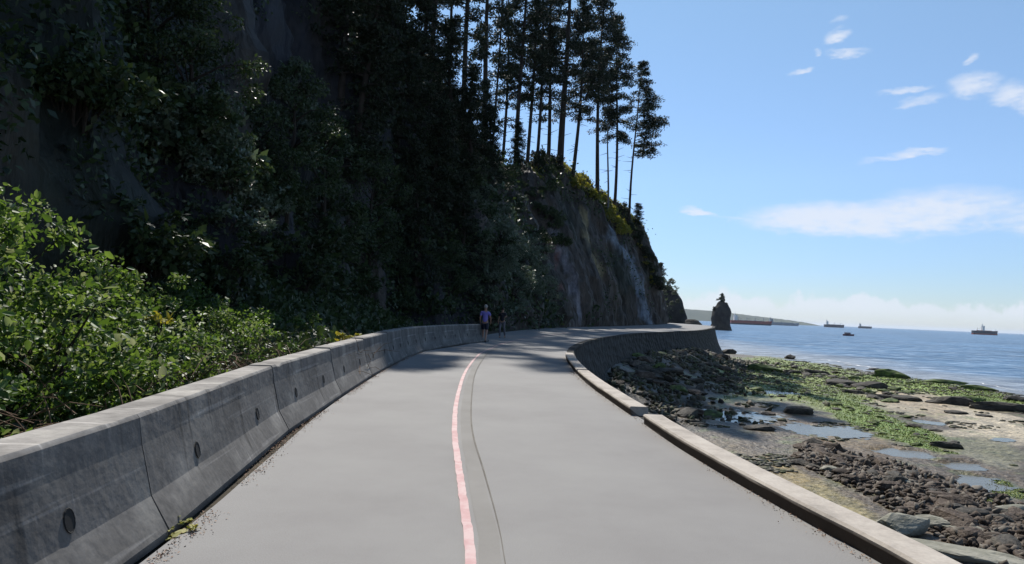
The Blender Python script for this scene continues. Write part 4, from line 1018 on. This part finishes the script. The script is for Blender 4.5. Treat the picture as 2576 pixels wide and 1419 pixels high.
o = link('rock', blob_hill('rock', [rg(1772,1800,834,DS-6),rg(1775,1798,824,DS-6),rg(1782,1794,820,DS-6)], None, 15, 20), MAT['palerock']); tag(o, 'paler low rock at the left foot of the sea stack', 'rock')
# far shore, fading in the air
def far_hills():
    prof = [(1500,770),(1600,772),(1700,776),(1760,780),(1800,783),(1850,789),(1900,795),(1950,801),(1990,806),(2030,812)]
    D = 5200.; V = []; Fc = []
    n = 90
    for i in range(n+1):
        p = poly_at([(x, y, 0) for x, y in prof], (len(prof)-1)*i/n); q = atY(p.x, p.y, D); zt = max(-2, q.z+3*mn.noise((i*.4, 0, 0)))
        for (dy, f) in [(-260, 0), (-120, .55), (0, 1.), (500, .9), (1500, 0)]: V.append((q.x, D+dy, -5+(zt+5)*f))
        if i:
            for j in range(4): a = (i-1)*5+j; Fc.append((a, a+5, a+6, a+1))
    return mesh('far_hills', V, Fc, True)
tag(link('distant_hills', far_hills(), material('far_forest', [(.03,.045,.03),(.05,.065,.04)], scale=.01, rough=1, bump=0)), kind='structure')

# ---------------------------------------------------------------- ships at anchor
def mflat(name, c, rough=.6): return material(name, [tuple(v*.85 for v in c), c], scale=.3, rough=rough, bump=0)
RED, DK, WH, GR, GN, OR = mflat('hull_red', (.26,.045,.04)), mflat('hull_dark', (.03,.035,.06)), mflat('ship_white', (.62,.62,.6)), mflat('ship_grey', (.22,.25,.28)), mflat('hull_green', (.10,.17,.15)), mflat('mast_buff', (.35,.18,.12))
def hull_mesh(L, B, H, bow=.12, zb=-2.):
    V = []; Fc = []; n = 16
    for i in range(n+1):
        t = i/n; x = (t-.5)*L; f = 1. if t < 1-bow else max(.04, 1-((t-(1-bow))/bow)**1.8)
        if t < .06: f = .82+.18*(t/.06)
        sh = (.12*H*smooth01(.86, 1, t)); rake = .03*L*smooth01(.85, 1, t)
        for (k, z, dx) in [(.8*f, zb, 0), (.96*f, H*.4, rake*.5), (f, H+sh, rake)]: V += [(x+dx, -B/2*k, z), (x+dx, B/2*k, z)]
        if i:
            a = (i-1)*6; b = i*6
            for s in (0, 1):
                for j in (0, 2): q = (a+j+s, b+j+s, b+j+2+s, a+j+2+s); Fc.append(q if s == 0 else q[::-1])
            Fc.append((a+4, b+4, b+5, a+5)); Fc.append((a, a+1, b+1, b))
    Fc += [(0, 2, 3, 1), (2, 4, 5, 3)]; e = n*6; Fc += [(e, e+1, e+3, e+2), (e+2, e+3, e+5, e+4)]
    return mesh('hull', V, Fc)
def ship(cx, cy_w, D, wpx, Hpx, hull, label, bridge=.06, flip=False, cranes=4, sup=WH, boot=None, deck=None):
    c = atY(cx, cy_w, D); L = wpx*D/F; H = Hpx*D/F
    root = empty('cargo_ship', (c.x, D, -4.5), math.pi if flip else 0.); root.rotation_euler.z += -.05
    link('hull', hull_mesh(L, L*.15, H), hull, root)
    if boot: 
        me = hull_mesh(L*1.004, L*.153, H*.33); link('waterline_band', me, boot, root)
    mb = MB(); x0 = (-.5+bridge)*L; bw = L*.12
    mb.box((x0-.035*L, -bw*.5, H), (x0+.045*L, bw*.5, H*1.9)); mb.box((x0-.02*L, -bw*.62, H*1.9), (x0+.04*L, bw*.62, H*2.25)); mb.box((x0-.03*L, -bw*.14, H*1.9), (x0-.012*L, bw*.14, H*2.7))
    link('superstructure', mb.mesh('superstructure'), sup, root)
    for k in range(cranes):
        mb = MB(); x = (-.3+.62*k/max(1, cranes-1))*L; mb.tube([(x, 0, H), (x, 0, H*1.8)], [L*.006, L*.005], 6); mb.tube([(x, 0, H*1.65), (x+L*.09, 0, H*1.45)], [L*.004, L*.003], 5); mb.box((x-L*.012, -L*.02, H), (x+L*.012, L*.02, H*1.15))
        link('deck_crane', mb.mesh('crane'), deck or GR, root)
    mb = MB(); n = 5
    for k in range(n): x = (-.32+.6*(k+.5)/n)*L; mb.box((x-L*.045, -L*.05, H*.96), (x+L*.045, L*.05, H*1.1))
    link('hatch_covers', mb.mesh('hatches'), deck or GR, root)
    mb = MB(); mb.tube([(x0, 0, H*2.2), (x0, 0, H*3.2)], [L*.003, L*.001], 5); mb.tube([(L*.44, 0, H), (L*.44, 0, H*1.7)], [L*.003, L*.001], 5); link('mast', mb.mesh('mast'), GR, root)
    tag(root, label, 'ship', 'cargo ships at anchor'); return root
ship(1888,811,1500,100,10,RED,'largest red and grey cargo ship just right of the sea stack',bridge=.12,cranes=4,boot=DK)
ship(1965,815,2100,84,7,GR,'long grey cargo ship behind the bow of the red one',bridge=.2,cranes=3,sup=GR)
ship(2098,818,2300,48,7,DK,'dark cargo ship alone in the middle of the horizon',bridge=.14,cranes=3)
ship(2176,822,2900,32,5,DK,'smallest grey cargo ship, right of the dark one',bridge=.12,cranes=2,sup=GR)
ship(2477,837,1500,60,10,DK,'dark cargo ship with tall mast at the far right of the horizon',bridge=.42,cranes=1,boot=RED,sup=WH,deck=OR)
def motor_boat():
    D = 420.; c = atY(2135, 844, D); root = empty('motor_boat', (c.x, D, -4.5), .1); L = 28*D/F; H = 1.1
    link('hull', hull_mesh(L, L*.32, H, .35, -.3), mflat('boat_hull', (.12,.05,.06)), root)
    mb = MB(); mb.box((-L*.35, -L*.11, H), (L*.12, L*.11, H+.9)); mb.box((-L*.38, -L*.12, H+.9), (L*.1, L*.12, H+1.02)); link('cabin', mb.mesh('cabin'), mflat('boat_cabin', (.25,.2,.2)), root)
    tag(root, 'small dark motor boat on the water below the middle ships', 'boat')
motor_boat()

# ---------------------------------------------------------------- walkers
SKIN = mflat('skin', (.35,.2,.14)); HAIRG = mflat('grey_hair', (.28,.27,.25)); HAIRD = mflat('dark_hair', (.03,.022,.018))
def limb_ring(mb, pts, rs, n=12): mb.tube(pts, rs, n)
def skinned(name, verts, edges, mat, parent, levels=2):
    me = bpy.data.meshes.new(name); me.from_pydata([v[:3] for v in verts], edges, []); me.update()
    o = bpy.data.objects.new(name, me); C.objects.link(o); o.parent = parent; me.materials.append(mat)
    md = o.modifiers.new('skin', 'SKIN'); md.use_smooth_shade = True
    for i, v in enumerate(verts):
        sv = me.skin_vertices[0].data[i]; r_ = v[3]; sv.radius = (r_, r_) if not isinstance(r_, tuple) else r_; sv.use_root = (i == 0)
    sb = o.modifiers.new('sub', 'SUBSURF'); sb.levels = levels; sb.render_levels = levels
    return o
def walker(loc, H, rz, shirt, shorts, legs, hair, label, long_legs=False, sway=1, bag=None, arm_up=0.):
    root = empty('person', loc, rz); k = H/1.75; s = sway
    def P(x, y, z, r_): return (x*k, y*k, z*k, r_*k if not isinstance(r_, tuple) else (r_[0]*k, r_[1]*k))
    # one continuous body: pelvis root, spine, neck, head; walking away along +Y
    v = [P(0,0,.95,(.125,.105)), P(0,.0,1.12,(.115,.09)), P(0,.01,1.30,(.135,.095)), P(0,.01,1.42,(.09,.075)), P(0,.02,1.50,.052), P(0,.03,1.58,.072), P(0,.03,1.66,.086), P(0,.025,1.725,.06),
         P(-.09,.0,.90,.088), P(-.10,.16*s,.52,.057), P(-.10,.10*s,.30,.052), P(-.10,.06*s,.09,.037), P(-.10,.19*s,.03,.032),
         P(.09,0,.90,.088), P(.10,-.04*s,.50,.057), P(.10,-.20*s,.30,.050), P(.10,-.30*s,.12,.037), P(.10,-.20*s,.03,.032),
         P(-.17,.01,1.40,.055), P(-.23,-.07*s,1.14,.040), P(-.23,.04*s,.92,.028), P(-.22,.08*s,.85,.03),
         P(.17,.01,1.40,.055), P(.24,.08*s,1.16+.06*arm_up,.040), P(.23-.06*arm_up,.24*s+.1*arm_up,.98+.22*arm_up,.028), P(.22-.08*arm_up,.28*s+.14*arm_up,.92+.25*arm_up,.03)]
    e = [(0,1),(1,2),(2,3),(3,4),(4,5),(5,6),(6,7),(0,8),(8,9),(9,10),(10,11),(11,12),(0,13),(13,14),(14,15),(15,16),(16,17),(3,18),(18,19),(19,20),(20,21),(3,22),(22,23),(23,24),(24,25)]
    # fingers: five short chains at each hand
    for h in (21, 25):
        x, y, z, _ = v[h]; sg = -1 if h == 21 else 1
        for q in range(5):
            i0 = len(v); off = (q-2)*.014*k
            if q == 0: v += [(x-sg*.0*k, y+.03*k, z-.01*k, .009*k), (x-sg*.01*k, y+.05*k, z-.045*k, .008*k)]
            else: v += [(x+sg*.004*k, y+off*.9, z-.05*k, .009*k), (x-sg*.008*k, y+off, z-.085*k+abs(q-2)*.005*k, .008*k)]
            e += [(h, i0), (i0, i0+1)]
    skinned('body', v, e, SKIN, root, 2)
    # clothes follow the body a little outside it
    sv = [P(0,0,.89,(.150,.132)), P(0,0,1.12,(.135,.11)), P(0,.01,1.30,(.155,.115)), P(0,.01,1.41,(.12,.092)), P(0,.015,1.465,(.07,.065)), P(-.175,.01,1.395,.07), P(-.218,-.045*s,1.22,.058), P(.175,.01,1.395,.07), P(.225,.06*s,1.235,.058)]
    skinned('shirt', sv, [(0,1),(1,2),(2,3),(3,4),(3,5),(5,6),(3,7),(7,8)], shirt, root, 2)
    if long_legs: lv = [P(0,0,.97,(.138,.12)), P(-.09,0,.88,.102), P(-.10,.16*s,.52,.07), P(-.10,.10*s,.30,.064), P(-.10,.06*s,.11,.055), P(.09,0,.88,.102), P(.10,-.04*s,.50,.07), P(.10,-.20*s,.30,.062), P(.10,-.29*s,.13,.054)]; le = [(0,1),(1,2),(2,3),(3,4),(0,5),(5,6),(6,7),(7,8)]
    else: lv = [P(0,0,.97,(.14,.122)), P(-.095,.02*s,.86,.108), P(-.10,.13*s,.58,.088), P(.095,-.01*s,.86,.108), P(.10,-.035*s,.56,.088)]; le = [(0,1),(1,2),(0,3),(3,4)]
    skinned('trousers' if long_legs else 'shorts', lv, le, shorts, root, 2)
    for (x, y, z, dz) in [(-.10,.06*s,.055,0), (.10,-.29*s,.075,.02)]:
        o = skinned('shoe', [P(x, y-.03, z, .046), P(x, y+.06, z-.01-dz, .047), P(x, y+.16, z-.02-dz, .04)], [(0,1),(1,2)], legs, root, 1)
    # hair / cap: a cap of shell over the back and top of the head
    bm = bmesh.new(); bmesh.ops.create_uvsphere(bm, u_segments=20, v_segments=14, radius=1)
    bmesh.ops.delete(bm, geom=[f for f in bm.faces if f.calc_center_median().z < -.55 or (f.calc_center_median().y > .35 and f.calc_center_median().z < .25)], context='FACES')
    for q in bm.verts: d = 1+.05*mn.noise(q.co*5); q.co = Vector((q.co.x*.088*d, .022+q.co.y*.103*d, 1.675+q.co.z*.105*d))*k
    me = bpy.data.meshes.new('hair'); bm.to_mesh(me); bm.free(); link('hair', me, hair, root)
    # face: nose, ears, eyes
    mb = MB(); mb.tube([(0,.118*k,1.665*k),(0,.140*k,1.635*k)], [.008*k,.014*k], 6)
    for sx in (-1, 1): mb.tube([(sx*.082*k,.03*k,1.675*k),(sx*.092*k,.022*k,1.645*k)], [.014*k,.010*k], 6)
    link('ears_and_nose', mb.mesh('ears_and_nose', True), SKIN, root)
    tag(root, label, 'person', 'people walking on the path'); return root
SHOE = mflat('dark_shoes', (.02,.02,.022)); SHOEW = mflat('grey_shoes', (.2,.2,.2))
f1 = onz(1218, 861, 0); f2 = onz(1262, 850, 0)
p1 = walker((f1.x, f1.y, 0), 1.72, -.15, mflat('purple_shirt', (.20,.17,.52)), mflat('navy_shorts', (.012,.014,.035)), SHOE, HAIRG, 'person in a purple blue T-shirt and dark shorts walking away along the barrier', sway=1)
p2 = walker((f2.x, f2.y, 0), 1.68, -.25, mflat('black_top', (.015,.013,.02)), mflat('grey_trousers', (.14,.13,.15)), SHOEW, HAIRD, 'person in a black top and grey trousers walking beside the one in purple', long_legs=True, sway=-1, arm_up=1.)

# small stones strewn over the whole flat
def pebbles():
    base = [rock_mesh(70+s_, 1, .6, .3) for s_ in range(3)]; geo = [(np.array([tuple(q.co) for q in m_.vertices]), np.array([tuple(p.vertices) for p in m_.polygons])) for m_ in base]
    vs = []; qs = []; off = 0; k = 0
    while k < 3600:
        px = rr.uniform(1560, 2600); py = rr.uniform(905, 1330); c = onz(px, py, -4.25)
        if c.x < 3 or c.x > xwater(c.y)+1: continue
        n_ = mn.noise((c.x*.35, c.y*.28, 12.))+.5*mn.noise((c.x*1.2, c.y, 2.))+(.35 if py < 990 else 0)
        if n_ < (.12 if py < 1000 else .42): continue
        v, f = geo[k % 3]; k += 1; r_ = rr.uniform(.05, .15)*(.7+c.y/60); a = rr.uniform(0, 6.28); ca, sa = math.cos(a), math.sin(a)
        w = v@np.array([[ca, sa, 0], [-sa, ca, 0], [0, 0, 1]])*np.array([r_*rr.uniform(.9, 1.7), r_, r_*.7])+np.array([c.x, c.y, zbeach(c.x, c.y)+r_*.15])
        vs.append(w); qs.append(f+off); off += len(v)
    me = npmesh('pebbles', np.concatenate(vs), np.concatenate(qs))
    m2 = material('pebbles', [(.02,.018,.014),(.045,.045,.03),(.07,.08,.03),(.10,.09,.07),(.20,.19,.16)], rough=.75, bump=.4, bscale=12, bdist=.03, island=True, lo=0, hi=1)
    tag(link('pebbles', me, m2), 'small stones strewn over the wet beach flat', 'stones', kind='stuff')
pebbles()
# brown leaf litter and grit along the foot of the barrier and the kerb
def litter():
    rng = np.random.default_rng(5); P = []
    for k in range(5200):
        y = rng.uniform(2.5, 22); p = at_y(y)
        if mn.noise((y*1.1, 3., 0.)) < -.25+rng.random()*.3: continue
        P.append((p.x+.0+abs(rng.normal())*.055+(.10 if 4.1 < y < 6.4 else 0)*rng.random(), y, .006))
    for k in range(1500):
        y = rng.uniform(3, 17); q = min(RK, key=lambda t: abs(t.y-y)); P.append((q.x-.03-abs(rng.normal())*.06, y, .006))
    P = np.array(P); me = leaf_mesh('litter', P, rng.uniform(.008, .022, len(P)), rng, flat=.95, aspect=.6)
    tag(link('leaf_litter', me, material('litter', [(.10,.06,.03),(.22,.13,.09),(.30,.22,.16)], bump=0, island=True, lo=0, hi=1)), 'brown leaf litter and grit along the edges of the path', 'litter', kind='stuff')
RK = resample([(2.37,4,0),(2.16,6,0),(1.96,9.3,0),(1.74,13,0),(1.66,17,0)], .1)
litter()
# ---------------------------------------------------------------- the air
def haze(d=4.2e-5):
    mb = MB(); mb.box((-12500, -4000, -6.2), (41000, 41000, 95)); o = link('haze', mb.mesh('haze'))
    m = bpy.data.materials.new('haze'); m.use_nodes = True; N = m.node_tree.nodes; L = m.node_tree.links; N.remove(N['Principled BSDF'])
    v = N.new('ShaderNodeVolumePrincipled'); v.inputs['Color'].default_value = (.80, .88, 1, 1); v.inputs['Density'].default_value = d; v.inputs['Anisotropy'].default_value = .2
    L.new(v.outputs[0], N['Material Output'].inputs['Volume']); o.data.materials.append(m); tag(o, kind='stuff')
if HAZE: haze()

# a thin line of surf breaking on the shallows
def surf():
    V = []; Fc = []
    for (px0, py0, px1, py1, w) in [(2062,903,2150,915,.9),(2120,914,2215,927,1.1),(1880,889,1960,893,.5),(2440,958,2570,985,.35)]:
        a, b = onz(px0, py0, -4.47), onz(px1, py1, -4.47); d = (b-a); n = Vector((-d.y, d.x, 0)).normalized(); i0 = len(V)//2
        for k in range(41):
            t = k/40; c = a+d*t+n*(.5*mn.noise((t*7, px0, 0))); ww = w*math.sin(math.pi*t)**.6*(.35+.65*abs(mn.noise((t*13, px0, 5))))*.5+.01
            V += [tuple(c-n*ww), tuple(c+n*ww)]
            if k: q = 2*(i0+k); Fc.append((q-2, q, q+1, q-1))
    tag(link('surf', mesh('surf', V, Fc), material('foam', [(.6,.62,.65),(.8,.8,.8)], scale=3, rough=.8, bump=.3)), 'white foam lines breaking on the shallow shore', 'surf', kind='stuff')
surf()

def foot_rubble():
    geo = []
    for s_ in range(3):
        m_ = rock_mesh(90+s_, 1, .7, .5); geo.append((np.array([tuple(q.co) for q in m_.vertices]), np.array([tuple(p.vertices) for p in m_.polygons])))
    vs = []; qs = []; off = 0; k = 0
    while k < 2600:
        y = rr.uniform(34, 98); x = xwall(y)+.6+abs(rr.gauss(0, 4.2))
        if mn.noise((x*.3, y*.2, 2.)) < -.12: continue
        v, f = geo[k % 3]; k += 1; r_ = rr.uniform(.08, .30)*(.6+y/90)
        rm = np.array(Matrix.Rotation(rr.uniform(0, 6.3), 3, Vector((rr.gauss(0, 1), rr.gauss(0, 1), rr.gauss(0, 1)))))
        vs.append((v*np.array([r_*rr.uniform(.8, 1.8), r_, r_*rr.uniform(.5, 1.)]))@rm+np.array([x, y, zbeach(x, y)+r_*.2])); qs.append(f+off); off += len(v)
    m2 = material('foot_rubble', [(.018,.014,.010),(.04,.034,.022),(.05,.06,.022),(.075,.062,.045),(.12,.11,.085)], rough=.75, bump=.5, bscale=9, bdist=.04, island=True, lo=0, hi=1)
    tag(link('rubble', npmesh('foot_rubble', np.concatenate(vs), np.concatenate(qs)), m2), 'dark broken stones piled along the foot of the far sea wall', 'rubble', kind='stuff')
foot_rubble()
